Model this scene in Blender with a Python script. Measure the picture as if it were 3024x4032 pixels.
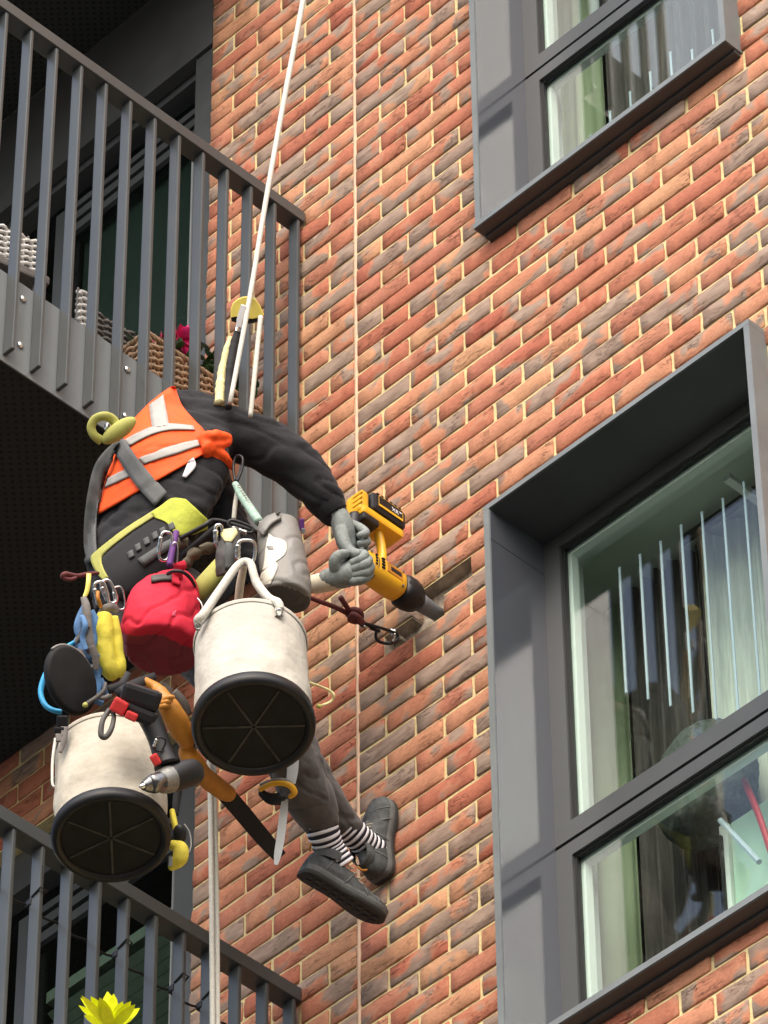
import bpy, bmesh, math, random
from mathutils import Vector, Matrix, noise
from mathutils.bvhtree import BVHTree

scene = bpy.context.scene
for o in list(bpy.data.objects):
    bpy.data.objects.remove(o, do_unlink=True)
col = scene.collection
rnd = random.Random(7)

# ------------------------------------------------------------------ camera
CAM_R = Vector((0.69927215, 0.71481760, -0.00736573))
CAM_U = Vector((0.50442425, -0.48610086, 0.71362604))
CAM_F = Vector((-0.50653197, 0.50273427, 0.70048813))
CAM = Vector((7.8221422, -7.65, 1.6))
FOC = 20918.4
cam_data = bpy.data.cameras.new('camera')
cam_data.sensor_fit = 'HORIZONTAL'
cam_data.sensor_width = 36.0
cam_data.lens = FOC * 36.0 / 3024.0
cam_data.clip_start = 0.1
cam_data.clip_end = 500.0
cam = bpy.data.objects.new('camera', cam_data)
col.objects.link(cam)
B = -CAM_F
cam.matrix_world = Matrix(((CAM_R.x, CAM_U.x, B.x, CAM.x), (CAM_R.y, CAM_U.y, B.y, CAM.y), (CAM_R.z, CAM_U.z, B.z, CAM.z), (0, 0, 0, 1)))
scene.camera = cam

# ------------------------------------------------------------------ light
world = bpy.data.worlds.new('World')
scene.world = world
world.use_nodes = True
wn = world.node_tree
wn.nodes.clear()
sky = wn.nodes.new('ShaderNodeTexSky')
sky.sky_type = 'NISHITA'
sky.sun_disc = False
SUN_DIR = Vector((0.46, -0.68, 0.80)).normalized()     # towards the sun
sky.sun_elevation = math.asin(SUN_DIR.z)
sky.sun_rotation = math.atan2(SUN_DIR.x, SUN_DIR.y)
sky.air_density = 1.0
sky.dust_density = 5.0
sky.ozone_density = 1.0
bg = wn.nodes.new('ShaderNodeBackground')
bg.inputs['Strength'].default_value = 0.15
wo = wn.nodes.new('ShaderNodeOutputWorld')
wn.links.new(sky.outputs[0], bg.inputs[0])
wn.links.new(bg.outputs[0], wo.inputs[0])
sun_data = bpy.data.lights.new('sun', 'SUN')
sun_data.energy = 1.1
sun_data.angle = math.radians(100)
sun_data.color = (1.0, 0.975, 0.92)
sun = bpy.data.objects.new('sun', sun_data)
col.objects.link(sun)
sun.rotation_euler = (-SUN_DIR).to_track_quat('-Z', 'Y').to_euler()
scene.view_settings.view_transform = 'Standard'
scene.view_settings.look = 'None'
scene.view_settings.gamma = 1.0
scene.view_settings.use_curve_mapping = False
scene.view_settings.exposure = 1.05

# ------------------------------------------------------------------ projection helpers (photo point + true distance -> place)
K = 3024.0 / 1659.0
def ray(x, y):                      # x, y in the 1659-wide copy of the photo
    return (CAM_R * ((x * K - 1512) / FOC) - CAM_U * ((y * K - 2016) / FOC) + CAM_F)
def W(x, y, d):
    return CAM + ray(x, y) * d
def on_y(x, y, Y):
    r = ray(x, y); return CAM + r * ((Y - CAM.y) / r.y)
def on_x(x, y, X):
    r = ray(x, y); return CAM + r * ((X - CAM.x) / r.x)
def px(d):                          # metres per pixel of that copy at distance d
    return K * d / FOC
def to_px(P):
    c = P - CAM
    z = c.dot(CAM_F)
    return ((c.dot(CAM_R) / z * FOC + 1512) / K, (-c.dot(CAM_U) / z * FOC + 2016) / K, z)

# ------------------------------------------------------------------ object helpers
def tag(o, label=None, cat=None, group=None, kind=None):
    if label: o['label'] = label
    if cat: o['category'] = cat
    if group: o['group'] = group
    if kind: o['kind'] = kind
    return o
def thing(name, label, cat, loc, group=None):
    o = bpy.data.objects.new(name, None)
    o.empty_display_size = 0.05
    o.location = loc
    col.objects.link(o)
    return tag(o, label, cat, group)
def attach(o, parent):
    o.parent = parent
    p = Vector(parent.location)
    q = parent.parent
    while q is not None:
        p = p + Vector(q.location) if q.type == 'EMPTY' else p
        q = q.parent
    if parent.type == 'EMPTY':
        o.matrix_parent_inverse = Matrix.Translation(-Vector(parent.location))
    return o
def add(name, mesh, parent=None):
    o = bpy.data.objects.new(name, mesh)
    col.objects.link(o)
    if parent is not None: attach(o, parent)
    return o

def clone(o, parent, dloc=(0, 0, 0)):
    c = o.copy(); col.objects.link(c)
    inv = o.matrix_parent_inverse.copy()
    c.parent = parent; c.matrix_parent_inverse = inv
    c.location = Vector(o.location) + Vector(dloc)
    return c

class MB:
    def __init__(s): s.v = []; s.f = []; s.m = []; s.mi = 0
    def add(s, vs, fs):
        b = len(s.v)
        s.v += [Vector(v) for v in vs]
        s.f += [tuple(i + b for i in f) for f in fs]
        s.m += [s.mi] * len(fs)
        return s
    def box(s, c, e, ax=None):      # centre, full extents, optional axes
        ax = ax or (Vector((1, 0, 0)), Vector((0, 1, 0)), Vector((0, 0, 1)))
        c = Vector(c)
        vs = [c + ax[0] * (e[0] / 2 * i) + ax[1] * (e[1] / 2 * j) + ax[2] * (e[2] / 2 * k) for i in (-1, 1) for j in (-1, 1) for k in (-1, 1)]
        return s.add(vs, [(0, 1, 3, 2), (4, 6, 7, 5), (0, 4, 5, 1), (2, 3, 7, 6), (0, 2, 6, 4), (1, 5, 7, 3)])
    def bb(s, x0, x1, y0, y1, z0, z1):
        return s.box(((x0 + x1) / 2, (y0 + y1) / 2, (z0 + z1) / 2), (x1 - x0, y1 - y0, z1 - z0))
    def rbox(s, c, e, ax=None, r=0.004):   # box with chamfered edges
        ax = ax or (Vector((1, 0, 0)), Vector((0, 1, 0)), Vector((0, 0, 1)))
        c = Vector(c)
        bm = bmesh.new()
        bmesh.ops.create_cube(bm, size=1.0)
        for v in bm.verts: v.co = Vector((v.co.x * e[0], v.co.y * e[1], v.co.z * e[2]))
        bmesh.ops.bevel(bm, geom=bm.edges[:], offset=min(r, min(e) * .45), segments=2, affect='EDGES', profile=.6)
        bm.verts.index_update()
        vs = [c + ax[0] * v.co.x + ax[1] * v.co.y + ax[2] * v.co.z for v in bm.verts]
        fs = [tuple(v.index for v in f.verts) for f in bm.faces]
        bm.free()
        return s.add(vs, fs)
    def rings(s, rings, cap=True, closed=False):
        n = len(rings[0]); vs = [p for r in rings for p in r]; fs = []
        m = len(rings)
        for i in range(m if closed else m - 1):
            a = i * n; b = ((i + 1) % m) * n
            for j in range(n):
                fs.append((a + j, a + (j + 1) % n, b + (j + 1) % n, b + j))
        if cap and not closed:
            fs.append(tuple(range(n - 1, -1, -1))); fs.append(tuple((m - 1) * n + j for j in range(n)))
        return s.add(vs, fs)
    def tube(s, pts, rad, n=10, closed=False, flat=None, cap=True, up=None):
        pts = [Vector(p) for p in pts]
        if not hasattr(rad, '__len__'): rad = [rad] * len(pts)
        rs = []; m = len(pts); N = None
        for i, p in enumerate(pts):
            a = pts[(i - 1) % m] if (closed or i > 0) else p
            b = pts[(i + 1) % m] if (closed or i < m - 1) else p
            t = (b - a)
            if t.length < 1e-9: t = Vector((0, 0, 1))
            t.normalize()
            if up is not None: N = Vector(up)
            if N is None: N = t.orthogonal()
            N = (N - t * N.dot(t))
            if N.length < 1e-6: N = t.orthogonal()
            N.normalize(); Bv = t.cross(N)
            fx = flat or 1.0
            rs.append([p + N * (math.cos(q) * rad[i] * fx) + Bv * (math.sin(q) * rad[i]) for q in [2 * math.pi * j / n for j in range(n)]])
        return s.rings(rs, cap, closed)
    def ball(s, c, rx, ax=None, n=12, m=8):
        ax = ax or (Vector((1, 0, 0)), Vector((0, 1, 0)), Vector((0, 0, 1)))
        if not hasattr(rx, '__len__'): rx = (rx, rx, rx)
        c = Vector(c); rs = []
        for i in range(1, m):
            th = math.pi * i / m
            rs.append([c + ax[0] * (rx[0] * math.sin(th) * math.cos(2 * math.pi * j / n)) + ax[1] * (rx[1] * math.sin(th) * math.sin(2 * math.pi * j / n)) - ax[2] * (rx[2] * math.cos(th)) for j in range(n)])
        return s.rings(rs)
    def obj(s, name, mat, parent=None, smooth=False, uvless=True):
        me = bpy.data.meshes.new(name)
        me.from_pydata([tuple(v) for v in s.v], [], s.f)
        for mm in (mat if isinstance(mat, (list, tuple)) else [mat]): me.materials.append(mm)
        if any(s.m): me.polygons.foreach_set('material_index', s.m)
        bm = bmesh.new(); bm.from_mesh(me)
        bmesh.ops.recalc_face_normals(bm, faces=bm.faces[:])
        bm.to_mesh(me); bm.free()
        if smooth: me.polygons.foreach_set('use_smooth', [True] * len(me.polygons))
        me.update()
        return add(name, me, parent)

def smoothpath(P, k=6):
    # Catmull-Rom through tuples of any length
    out = []; n = len(P)
    for i in range(n - 1):
        p0 = P[max(i - 1, 0)]; p1 = P[i]; p2 = P[i + 1]; p3 = P[min(i + 2, n - 1)]
        for j in range(k):
            t = j / k
            out.append(tuple(0.5 * (2 * b + (c - a) * t + (2 * a - 5 * b + 4 * c - d) * t * t + (3 * b - a - 3 * c + d) * t ** 3) for a, b, c, d in zip(p0, p1, p2, p3)))
    out.append(tuple(P[-1])); return out
def ptube(mb, P, k=6, n=10, flat=None, up=None, closed=False):
    # P: (x, y, distance, radius in photo pixels)
    Q = smoothpath(P, k)
    return mb.tube([W(q[0], q[1], q[2]) for q in Q], [q[3] * px(q[2]) for q in Q], n=n, flat=flat, up=up, closed=closed)
def strap(mb, P, thick=0.003, k=6):
    # flat webbing: P = (x, y, d, half width px); width lies across the view
    Q = smoothpath(P, k); rs = []
    pts = [W(q[0], q[1], q[2]) for q in Q]
    for i, q in enumerate(Q):
        t = (pts[min(i + 1, len(pts) - 1)] - pts[max(i - 1, 0)]).normalized()
        nrm = -ray(q[0], q[1]).normalized()
        wv = t.cross(nrm).normalized(); nn = wv.cross(t).normalized()
        h = q[3] * px(q[2])
        rs.append([pts[i] + wv * h + nn * thick / 2, pts[i] - wv * h + nn * thick / 2, pts[i] - wv * h - nn * thick / 2, pts[i] + wv * h - nn * thick / 2])
    return mb.rings(rs)

def fuse(mbs, voxel=0.008, smooth=6, wrinkle=None):
    m = MB()
    for q in mbs: m.add(q.v, q.f)
    me = bpy.data.meshes.new('tmp'); me.from_pydata([tuple(v) for v in m.v], [], m.f)
    bm = bmesh.new(); bm.from_mesh(me); bmesh.ops.recalc_face_normals(bm, faces=bm.faces[:]); bm.to_mesh(me); bm.free()
    o = bpy.data.objects.new('tmp', me); col.objects.link(o)
    r = o.modifiers.new('r', 'REMESH'); r.mode = 'VOXEL'; r.voxel_size = voxel
    s = o.modifiers.new('s', 'SMOOTH'); s.factor = 0.5; s.iterations = smooth
    dg = bpy.context.evaluated_depsgraph_get()
    e = o.evaluated_get(dg); em = e.to_mesh()
    out = MB()
    nr = [v.normal.copy() for v in em.vertices]
    vs = [v.co.copy() for v in em.vertices]
    if wrinkle: vs = [v + n * wrinkle(v, n) for v, n in zip(vs, nr)]
    out.add(vs, [tuple(p.vertices) for p in em.polygons])
    e.to_mesh_clear()
    bpy.data.objects.remove(o, do_unlink=True); bpy.data.meshes.remove(me)
    return out

def resample(P, n):
    P = [tuple(map(float, p)) for p in P]
    L = [0]
    for a, b in zip(P, P[1:]): L.append(L[-1] + math.dist(a[:2], b[:2]))
    out = []
    for i in range(n + 1):
        t = L[-1] * i / n; j = 0
        while j < len(L) - 2 and L[j + 1] < t: j += 1
        u = (t - L[j]) / max(L[j + 1] - L[j], 1e-9)
        out.append(tuple(a + (b - a) * u for a, b in zip(P[j], P[j + 1])))
    return out
def drape(A, Bq, bvh, d0, off=0.004, th=0.003, nu=24, nv=6, smooth=True):
    # a piece of cloth lying on a surface, between two edges given as photo points
    if smooth: A = smoothpath(A, 8) if len(A) > 2 else A; Bq = smoothpath(Bq, 8) if len(Bq) > 2 else Bq
    A = resample(A, nu); Bq = resample(Bq, nu)
    top = []; bot = []
    for i in range(nu + 1):
        for j in range(nv + 1):
            t = j / nv
            x = A[i][0] + (Bq[i][0] - A[i][0]) * t; y = A[i][1] + (Bq[i][1] - A[i][1]) * t
            r = ray(x, y).normalized()
            loc, nr, _, _ = bvh.ray_cast(CAM, r)
            if loc is None:
                loc, nr, _, _ = bvh.find_nearest(W(x, y, d0))
                p = W(x, y, (loc - CAM).dot(CAM_F)); nr = -r; loc = p
            if nr.dot(r) > 0: nr = -nr
            nr = (nr * 0.5 - r * 0.5).normalized()
            top.append(loc + nr * (off + th)); bot.append(loc + nr * off - (-r) * 0.004)
    n = nv + 1; fs = []; N = len(top)
    for i in range(nu):
        for j in range(nv):
            a = i * n + j
            fs.append((a, a + 1, a + n + 1, a + n)); fs.append((N + a, N + a + n, N + a + n + 1, N + a + 1))
    rim = [(i * n, (i + 1) * n) for i in range(nu)] + [((i + 1) * n + nv, i * n + nv) for i in range(nu)] + [(j + 1, j) for j in range(nv)] + [(nu * n + j, nu * n + j + 1) for j in range(nv)]
    for a, b in rim: fs.append((a, b, N + b, N + a))
    m = MB(); m.add(top + bot, fs); return m

# ------------------------------------------------------------------ materials
def mat(name, color, rough=0.6, metal=0.0, spec=0.5, noise_amt=0.0, noise_scale=20.0, bump=0.0, bump_scale=60.0, coat=0.0, sheen=0.0, color2=None, stretch=None):
    m = bpy.data.materials.new(name); m.use_nodes = True
    nt = m.node_tree; b = nt.nodes['Principled BSDF']
    b.inputs['Base Color'].default_value = (*color, 1)
    b.inputs['Roughness'].default_value = rough
    b.inputs['Metallic'].default_value = metal
    b.inputs['Specular IOR Level'].default_value = spec
    if coat: b.inputs['Coat Weight'].default_value = coat; b.inputs['Coat Roughness'].default_value = 0.15
    if sheen: b.inputs['Sheen Weight'].default_value = sheen
    geo = nt.nodes.new('ShaderNodeNewGeometry'); src = geo.outputs['Position']
    if stretch:
        mp = nt.nodes.new('ShaderNodeMapping'); mp.inputs['Scale'].default_value = stretch
        nt.links.new(src, mp.inputs[0]); src = mp.outputs[0]
    if noise_amt or color2:
        t = nt.nodes.new('ShaderNodeTexNoise'); t.inputs['Scale'].default_value = noise_scale; t.inputs['Detail'].default_value = 6; t.inputs['Roughness'].default_value = .6
        nt.links.new(src, t.inputs['Vector'])
        rp = nt.nodes.new('ShaderNodeValToRGB')
        c2 = color2 or tuple(c * (1 - noise_amt) for c in color)
        c1 = color if color2 else tuple(min(1, c * (1 + noise_amt)) for c in color)
        rp.color_ramp.elements[0].position = .32; rp.color_ramp.elements[1].position = .68
        rp.color_ramp.elements[0].color = (*c2, 1); rp.color_ramp.elements[1].color = (*c1, 1)
        nt.links.new(t.outputs['Fac'], rp.inputs[0]); nt.links.new(rp.outputs[0], b.inputs['Base Color'])
        mr = nt.nodes.new('ShaderNodeMapRange'); mr.inputs['To Min'].default_value = rough * .85; mr.inputs['To Max'].default_value = min(1, rough * 1.15)
        nt.links.new(t.outputs['Fac'], mr.inputs[0]); nt.links.new(mr.outputs[0], b.inputs['Roughness'])
    if bump:
        t2 = nt.nodes.new('ShaderNodeTexNoise'); t2.inputs['Scale'].default_value = bump_scale; t2.inputs['Detail'].default_value = 5
        nt.links.new(src, t2.inputs['Vector'])
        bp = nt.nodes.new('ShaderNodeBump'); bp.inputs['Strength'].default_value = 1.0; bp.inputs['Distance'].default_value = bump
        nt.links.new(t2.outputs['Fac'], bp.inputs['Height']); nt.links.new(bp.outputs[0], b.inputs['Normal'])
    return m

def brick_material():
    m = bpy.data.materials.new('brick'); m.use_nodes = True
    nt = m.node_tree; N = nt.nodes; L = nt.links; b = N['Principled BSDF']
    geo = N.new('ShaderNodeNewGeometry'); oi = N.new('ShaderNodeObjectInfo')
    at = N.new('ShaderNodeAttribute'); at.attribute_name = 'tone'
    s = N.new('ShaderNodeMath'); s.operation = 'ADD'; L.new(oi.outputs['Random'], s.inputs[0]); L.new(at.outputs['Fac'], s.inputs[1])
    fr = N.new('ShaderNodeMath'); fr.operation = 'FRACT'; L.new(s.outputs[0], fr.inputs[0]); R = fr.outputs[0]
    mul = N.new('ShaderNodeMath'); mul.operation = 'MULTIPLY'; mul.inputs[1].default_value = 173.0; L.new(R, mul.inputs[0])
    cmb = N.new('ShaderNodeCombineXYZ'); L.new(mul.outputs[0], cmb.inputs[1])
    va = N.new('ShaderNodeVectorMath'); L.new(geo.outputs['Position'], va.inputs[0]); L.new(cmb.outputs[0], va.inputs[1])
    def noi(scale, detail, sx, sz, rough=.55, dist=0.0):
        mp = N.new('ShaderNodeMapping'); mp.inputs['Scale'].default_value = (sx, 1, sz); L.new(va.outputs[0], mp.inputs[0])
        t = N.new('ShaderNodeTexNoise'); t.inputs['Scale'].default_value = scale; t.inputs['Detail'].default_value = detail; t.inputs['Roughness'].default_value = rough; t.inputs['Distortion'].default_value = dist
        L.new(mp.outputs[0], t.inputs['Vector']); return t.outputs['Fac']
    def ramp(f, els):
        r = N.new('ShaderNodeValToRGB'); e = r.color_ramp.elements
        while len(e) < len(els): e.new(0.5)
        for q, (p, c) in zip(e, els): q.position = p; q.color = (*c, 1)
        L.new(f, r.inputs[0]); return r.outputs[0]
    def mix(f, a, c, mode='MIX'):
        x = N.new('ShaderNodeMix'); x.data_type = 'RGBA'; x.blend_type = mode
        if isinstance(f, float): x.inputs[0].default_value = f
        else: L.new(f, x.inputs[0])
        L.new(a, x.inputs[6]); L.new(c, x.inputs[7]); return x.outputs[2]
    base = ramp(R, [(0.0, (.40, .158, .094)), (.18, (.36, .115, .070)), (.36, (.44, .208, .120)), (.54, (.37, .142, .092)), (.72, (.47, .258, .142)), (.88, (.40, .160, .096)), (1.0, (.34, .104, .066))])
    fine = ramp(noi(110, 6, .8, 1.2), [(.3, (.87, .84, .82)), (.62, (1.10, 1.10, 1.10))])
    c1 = mix(1.0, base, fine, 'MULTIPLY')
    # grey-brown kiss marks, a different patch on every brick
    patch = noi(7.0, 3, .85, 1.0, .5, .3)
    mr = N.new('ShaderNodeMapRange'); mr.inputs['From Min'].default_value = 0.0; mr.inputs['From Max'].default_value = 1.0
    mr.inputs['To Min'].default_value = 0.42; mr.inputs['To Max'].default_value = 0.64
    r2 = N.new('ShaderNodeMath'); r2.operation = 'MULTIPLY'; r2.inputs[1].default_value = 7.31; L.new(R, r2.inputs[0])
    r3 = N.new('ShaderNodeMath'); r3.operation = 'FRACT'; L.new(r2.outputs[0], r3.inputs[0]); L.new(r3.outputs[0], mr.inputs[0])
    sb = N.new('ShaderNodeMath'); sb.operation = 'SUBTRACT'; L.new(patch, sb.inputs[0]); L.new(mr.outputs[0], sb.inputs[1])
    sm = N.new('ShaderNodeMapRange'); sm.interpolation_type = 'SMOOTHSTEP'; sm.inputs['From Min'].default_value = -.01; sm.inputs['From Max'].default_value = .055; L.new(sb.outputs[0], sm.inputs[0])
    grey = ramp(noi(30, 5, .5, 1.6), [(.3, (.20, .145, .112)), (.7, (.34, .262, .205))])
    gm = N.new('ShaderNodeMath'); gm.operation = 'MULTIPLY'; gm.inputs[1].default_value = .92; L.new(sm.outputs[0], gm.inputs[0])
    c2 = mix(gm.outputs[0], c1, grey)
    # pale rim round the patch
    rim = N.new('ShaderNodeMapRange'); rim.inputs['From Min'].default_value = -.03; rim.inputs['From Max'].default_value = 0.0; L.new(sb.outputs[0], rim.inputs[0])
    rim2 = N.new('ShaderNodeMath'); rim2.operation = 'SUBTRACT'; L.new(rim.outputs[0], rim2.inputs[0]); L.new(sm.outputs[0], rim2.inputs[1]); rim2.use_clamp = True
    rim3 = N.new('ShaderNodeMath'); rim3.operation = 'MULTIPLY'; rim3.inputs[1].default_value = .35; L.new(rim2.outputs[0], rim3.inputs[0])
    pale = N.new('ShaderNodeRGB'); pale.outputs[0].default_value = (.52, .26, .15, 1)
    c3 = mix(rim3.outputs[0], c2, pale.outputs[0])
    # sand creases, sunk in the bump, with their shade darkened into the colour
    cre = noi(34, 4, .4, 2.0, .6, 1.4)
    ab = N.new('ShaderNodeMath'); ab.operation = 'SUBTRACT'; ab.inputs[1].default_value = .5; L.new(cre, ab.inputs[0])
    ab2 = N.new('ShaderNodeMath'); ab2.operation = 'ABSOLUTE'; L.new(ab.outputs[0], ab2.inputs[0])
    cr = N.new('ShaderNodeMapRange'); cr.inputs['From Min'].default_value = .0; cr.inputs['From Max'].default_value = .022; L.new(ab2.outputs[0], cr.inputs[0])
    msk = N.new('ShaderNodeMapRange'); msk.inputs['From Min'].default_value = .52; msk.inputs['From Max'].default_value = .64; L.new(noi(11, 2, .8, 1.2), msk.inputs[0])
    inv = N.new('ShaderNodeMath'); inv.operation = 'SUBTRACT'; inv.inputs[0].default_value = 1; L.new(cr.outputs[0], inv.inputs[1])
    cm = N.new('ShaderNodeMath'); cm.operation = 'MULTIPLY'; L.new(inv.outputs[0], cm.inputs[0]); L.new(msk.outputs[0], cm.inputs[1])
    dark = N.new('ShaderNodeRGB'); dark.outputs[0].default_value = (.13, .06, .042, 1)
    cm2 = N.new('ShaderNodeMath'); cm2.operation = 'MULTIPLY'; cm2.inputs[1].default_value = .62; L.new(cm.outputs[0], cm2.inputs[0])
    c4 = mix(cm2.outputs[0], c3, dark.outputs[0])
    L.new(c4, b.inputs['Base Color'])
    b.inputs['Roughness'].default_value = .9; b.inputs['Specular IOR Level'].default_value = .25
    h1 = N.new('ShaderNodeMath'); h1.operation = 'MULTIPLY'; h1.inputs[1].default_value = -1.3; L.new(cm.outputs[0], h1.inputs[0])
    h2 = N.new('ShaderNodeMath'); h2.operation = 'ADD'; L.new(h1.outputs[0], h2.inputs[0]); L.new(noi(62, 7, .75, 1.5, .65, .4), h2.inputs[1])
    bp = N.new('ShaderNodeBump'); bp.inputs['Distance'].default_value = .0026; bp.inputs['Strength'].default_value = 1.0
    L.new(h2.outputs[0], bp.inputs['Height']); L.new(bp.outputs[0], b.inputs['Normal'])
    return m

def glass_material(name, tint, ior=1.5):
    m = bpy.data.materials.new(name); m.use_nodes = True
    nt = m.node_tree; nt.nodes.clear()
    o = nt.nodes.new('ShaderNodeOutputMaterial'); mx = nt.nodes.new('ShaderNodeMixShader')
    tr = nt.nodes.new('ShaderNodeBsdfTransparent'); tr.inputs[0].default_value = (*tint, 1)
    gl = nt.nodes.new('ShaderNodeBsdfGlossy'); gl.inputs['Roughness'].default_value = .02
    lw = nt.nodes.new('ShaderNodeLayerWeight')                     # Schlick reflectance, alike from both sides of the pane
    pw = nt.nodes.new('ShaderNodeMath'); pw.operation = 'POWER'; pw.inputs[1].default_value = 5.0; nt.links.new(lw.outputs['Facing'], pw.inputs[0])
    f0 = ((ior - 1) / (ior + 1)) ** 2
    fr = nt.nodes.new('ShaderNodeMath'); fr.operation = 'MULTIPLY_ADD'; fr.inputs[1].default_value = 1 - f0; fr.inputs[2].default_value = f0; nt.links.new(pw.outputs[0], fr.inputs[0])
    nt.links.new(fr.outputs[0], mx.inputs[0]); nt.links.new(tr.outputs[0], mx.inputs[1]); nt.links.new(gl.outputs[0], mx.inputs[2]); nt.links.new(mx.outputs[0], o.inputs[0])
    return m

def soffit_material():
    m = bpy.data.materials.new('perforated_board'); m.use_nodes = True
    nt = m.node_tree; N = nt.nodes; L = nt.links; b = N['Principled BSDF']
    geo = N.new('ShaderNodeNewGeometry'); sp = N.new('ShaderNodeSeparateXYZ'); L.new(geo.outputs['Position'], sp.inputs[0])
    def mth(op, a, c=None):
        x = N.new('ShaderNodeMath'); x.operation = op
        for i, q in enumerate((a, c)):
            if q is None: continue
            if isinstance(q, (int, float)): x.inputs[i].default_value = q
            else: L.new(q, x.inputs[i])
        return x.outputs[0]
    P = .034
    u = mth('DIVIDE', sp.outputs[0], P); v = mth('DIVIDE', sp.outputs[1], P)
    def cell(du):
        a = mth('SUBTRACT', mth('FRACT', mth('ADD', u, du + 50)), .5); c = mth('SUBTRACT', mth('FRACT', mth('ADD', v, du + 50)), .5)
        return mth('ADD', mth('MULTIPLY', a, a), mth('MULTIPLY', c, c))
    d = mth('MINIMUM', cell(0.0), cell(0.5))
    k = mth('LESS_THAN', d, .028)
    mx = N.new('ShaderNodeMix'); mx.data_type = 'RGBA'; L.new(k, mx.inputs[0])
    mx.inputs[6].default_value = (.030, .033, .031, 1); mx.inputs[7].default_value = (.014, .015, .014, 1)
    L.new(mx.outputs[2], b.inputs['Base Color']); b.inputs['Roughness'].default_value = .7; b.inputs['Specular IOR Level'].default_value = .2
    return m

M = {}
M['brick'] = brick_material()
M['mortar'] = mat('mortar', (.60, .495, .255), .95, spec=.2, noise_amt=.16, noise_scale=55, bump=.003, bump_scale=120)
M['sealant'] = mat('sealant', (.60, .40, .27), .7, noise_amt=.12, noise_scale=30)
M['cavity'] = mat('cavity', (.34, .285, .225), .95, spec=.1, noise_amt=.35, noise_scale=25, bump=.008, bump_scale=40)
M['metal'] = mat('grey_metal', (.070, .078, .079), .34, metal=.15, spec=.6, noise_amt=.07, noise_scale=6)
M['plate'] = mat('fascia_metal', (.150, .163, .166), .36, metal=.0, spec=.5, noise_amt=.08, noise_scale=5)
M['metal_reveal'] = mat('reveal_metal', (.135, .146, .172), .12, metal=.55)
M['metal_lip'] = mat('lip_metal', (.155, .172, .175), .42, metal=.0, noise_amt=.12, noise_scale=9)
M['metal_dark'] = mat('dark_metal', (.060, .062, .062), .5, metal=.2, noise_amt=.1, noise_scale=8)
M['frame'] = mat('frame_metal', (.062, .067, .068), .45, metal=.2, noise_amt=.08, noise_scale=9)
M['gasket'] = mat('gasket', (.006, .006, .007), .6)
M['soffit'] = soffit_material()
M['glass'] = glass_material('window_glass', (.925, .972, .945), 1.65)
M['glass_dark'] = glass_material('door_glass', (.72, .80, .78), 1.5)
M['steel'] = mat('steel', (.62, .62, .60), .22, metal=1.0, noise_amt=.1)
M['white_wall'] = mat('white_reveal', (.78, .84, .83), .6, noise_amt=.03)
M['ceiling'] = mat('ceiling_paint', (.74, .79, .72), .8, noise_amt=.06, noise_scale=4)
M['sage'] = mat('sage_paint', (.36, .44, .30), .8, noise_amt=.08, noise_scale=5)
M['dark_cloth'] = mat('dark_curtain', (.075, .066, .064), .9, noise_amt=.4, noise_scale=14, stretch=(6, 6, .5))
M['beige_cloth'] = mat('beige_curtain', (.66, .69, .60), .9, noise_amt=.15, noise_scale=14, stretch=(6, 6, .5))
M['pale_strip'] = mat('pale_strip', (.44, .53, .62), .5)
M['canvas'] = mat('canvas', (.455, .435, .385), .9, noise_amt=.13, noise_scale=11, bump=.0035, bump_scale=45, spec=.2)
M['canvas_old'] = mat('canvas_worn', (.43, .395, .325), .9, noise_amt=.2, noise_scale=9, bump=.004, bump_scale=40, spec=.2)
M['rubber'] = mat('black_rubber', (.010, .010, .011), .45, spec=.35, noise_amt=.25, noise_scale=18)
M['rubber_base'] = mat('bucket_base', (.010, .010, .010), .7, spec=.25, noise_amt=.5, noise_scale=14)
M['black'] = mat('black_plastic', (.011, .011, .013), .45, spec=.35, noise_amt=.2)
M['black_cloth'] = mat('black_webbing', (.014, .014, .016), .85, noise_amt=.3, noise_scale=60)
M['hoodie'] = mat('dark_fleece', (.0062, .006, .0088), .92, sheen=.05, noise_amt=.25, noise_scale=35, bump=.003, bump_scale=35)
M['orange'] = mat('hivis_orange', (1.0, .092, .005), .75, noise_amt=.12, noise_scale=24, bump=.002, bump_scale=45)
M['reflect'] = mat('reflective_tape', (.34, .33, .31), .55, noise_amt=.1, noise_scale=30)
M['strap_grey'] = mat('grey_webbing', (.085, .09, .09), .75, noise_amt=.15, noise_scale=60)
M['lime'] = mat('lime_fabric', (.42, .46, .045), .75, noise_amt=.15, noise_scale=28, bump=.002, bump_scale=60)
M['lime_trim'] = mat('lime_trim', (.40, .40, .10), .75, noise_amt=.1, noise_scale=40)
M['trouser'] = mat('trouser_cloth', (.082, .076, .073), .92, sheen=.1, noise_amt=.2, noise_scale=18, bump=.003, bump_scale=40)
M['skin'] = mat('skin', (.44, .24, .165), .5, noise_amt=.1)
M['hair'] = mat('hair', (.03, .02, .014), .7, noise_amt=.3, noise_scale=120)
M['glove'] = mat('glove_grey', (.20, .225, .215), .7, noise_amt=.25, noise_scale=50, bump=.0015, bump_scale=120)
M['glove_cuff'] = mat('glove_cuff', (.62, .55, .42), .9, noise_amt=.1, noise_scale=60)
M['sock_w'] = mat('sock_white', (.78, .77, .80), .9)
M['sock_b'] = mat('sock_black', (.012, .012, .02), .9)
M['shoe'] = mat('shoe_suede', (.048, .052, .052), .75, noise_amt=.7, noise_scale=26, bump=.002, bump_scale=80)
M['shoe_sole'] = mat('shoe_sole', (.030, .029, .026), .8, noise_amt=.3, noise_scale=30)
M['shoe_mid'] = mat('shoe_midsole', (.10, .105, .10), .75, noise_amt=.3, noise_scale=30)
M['lace'] = mat('lace', (.33, .29, .21), .8)
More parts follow.
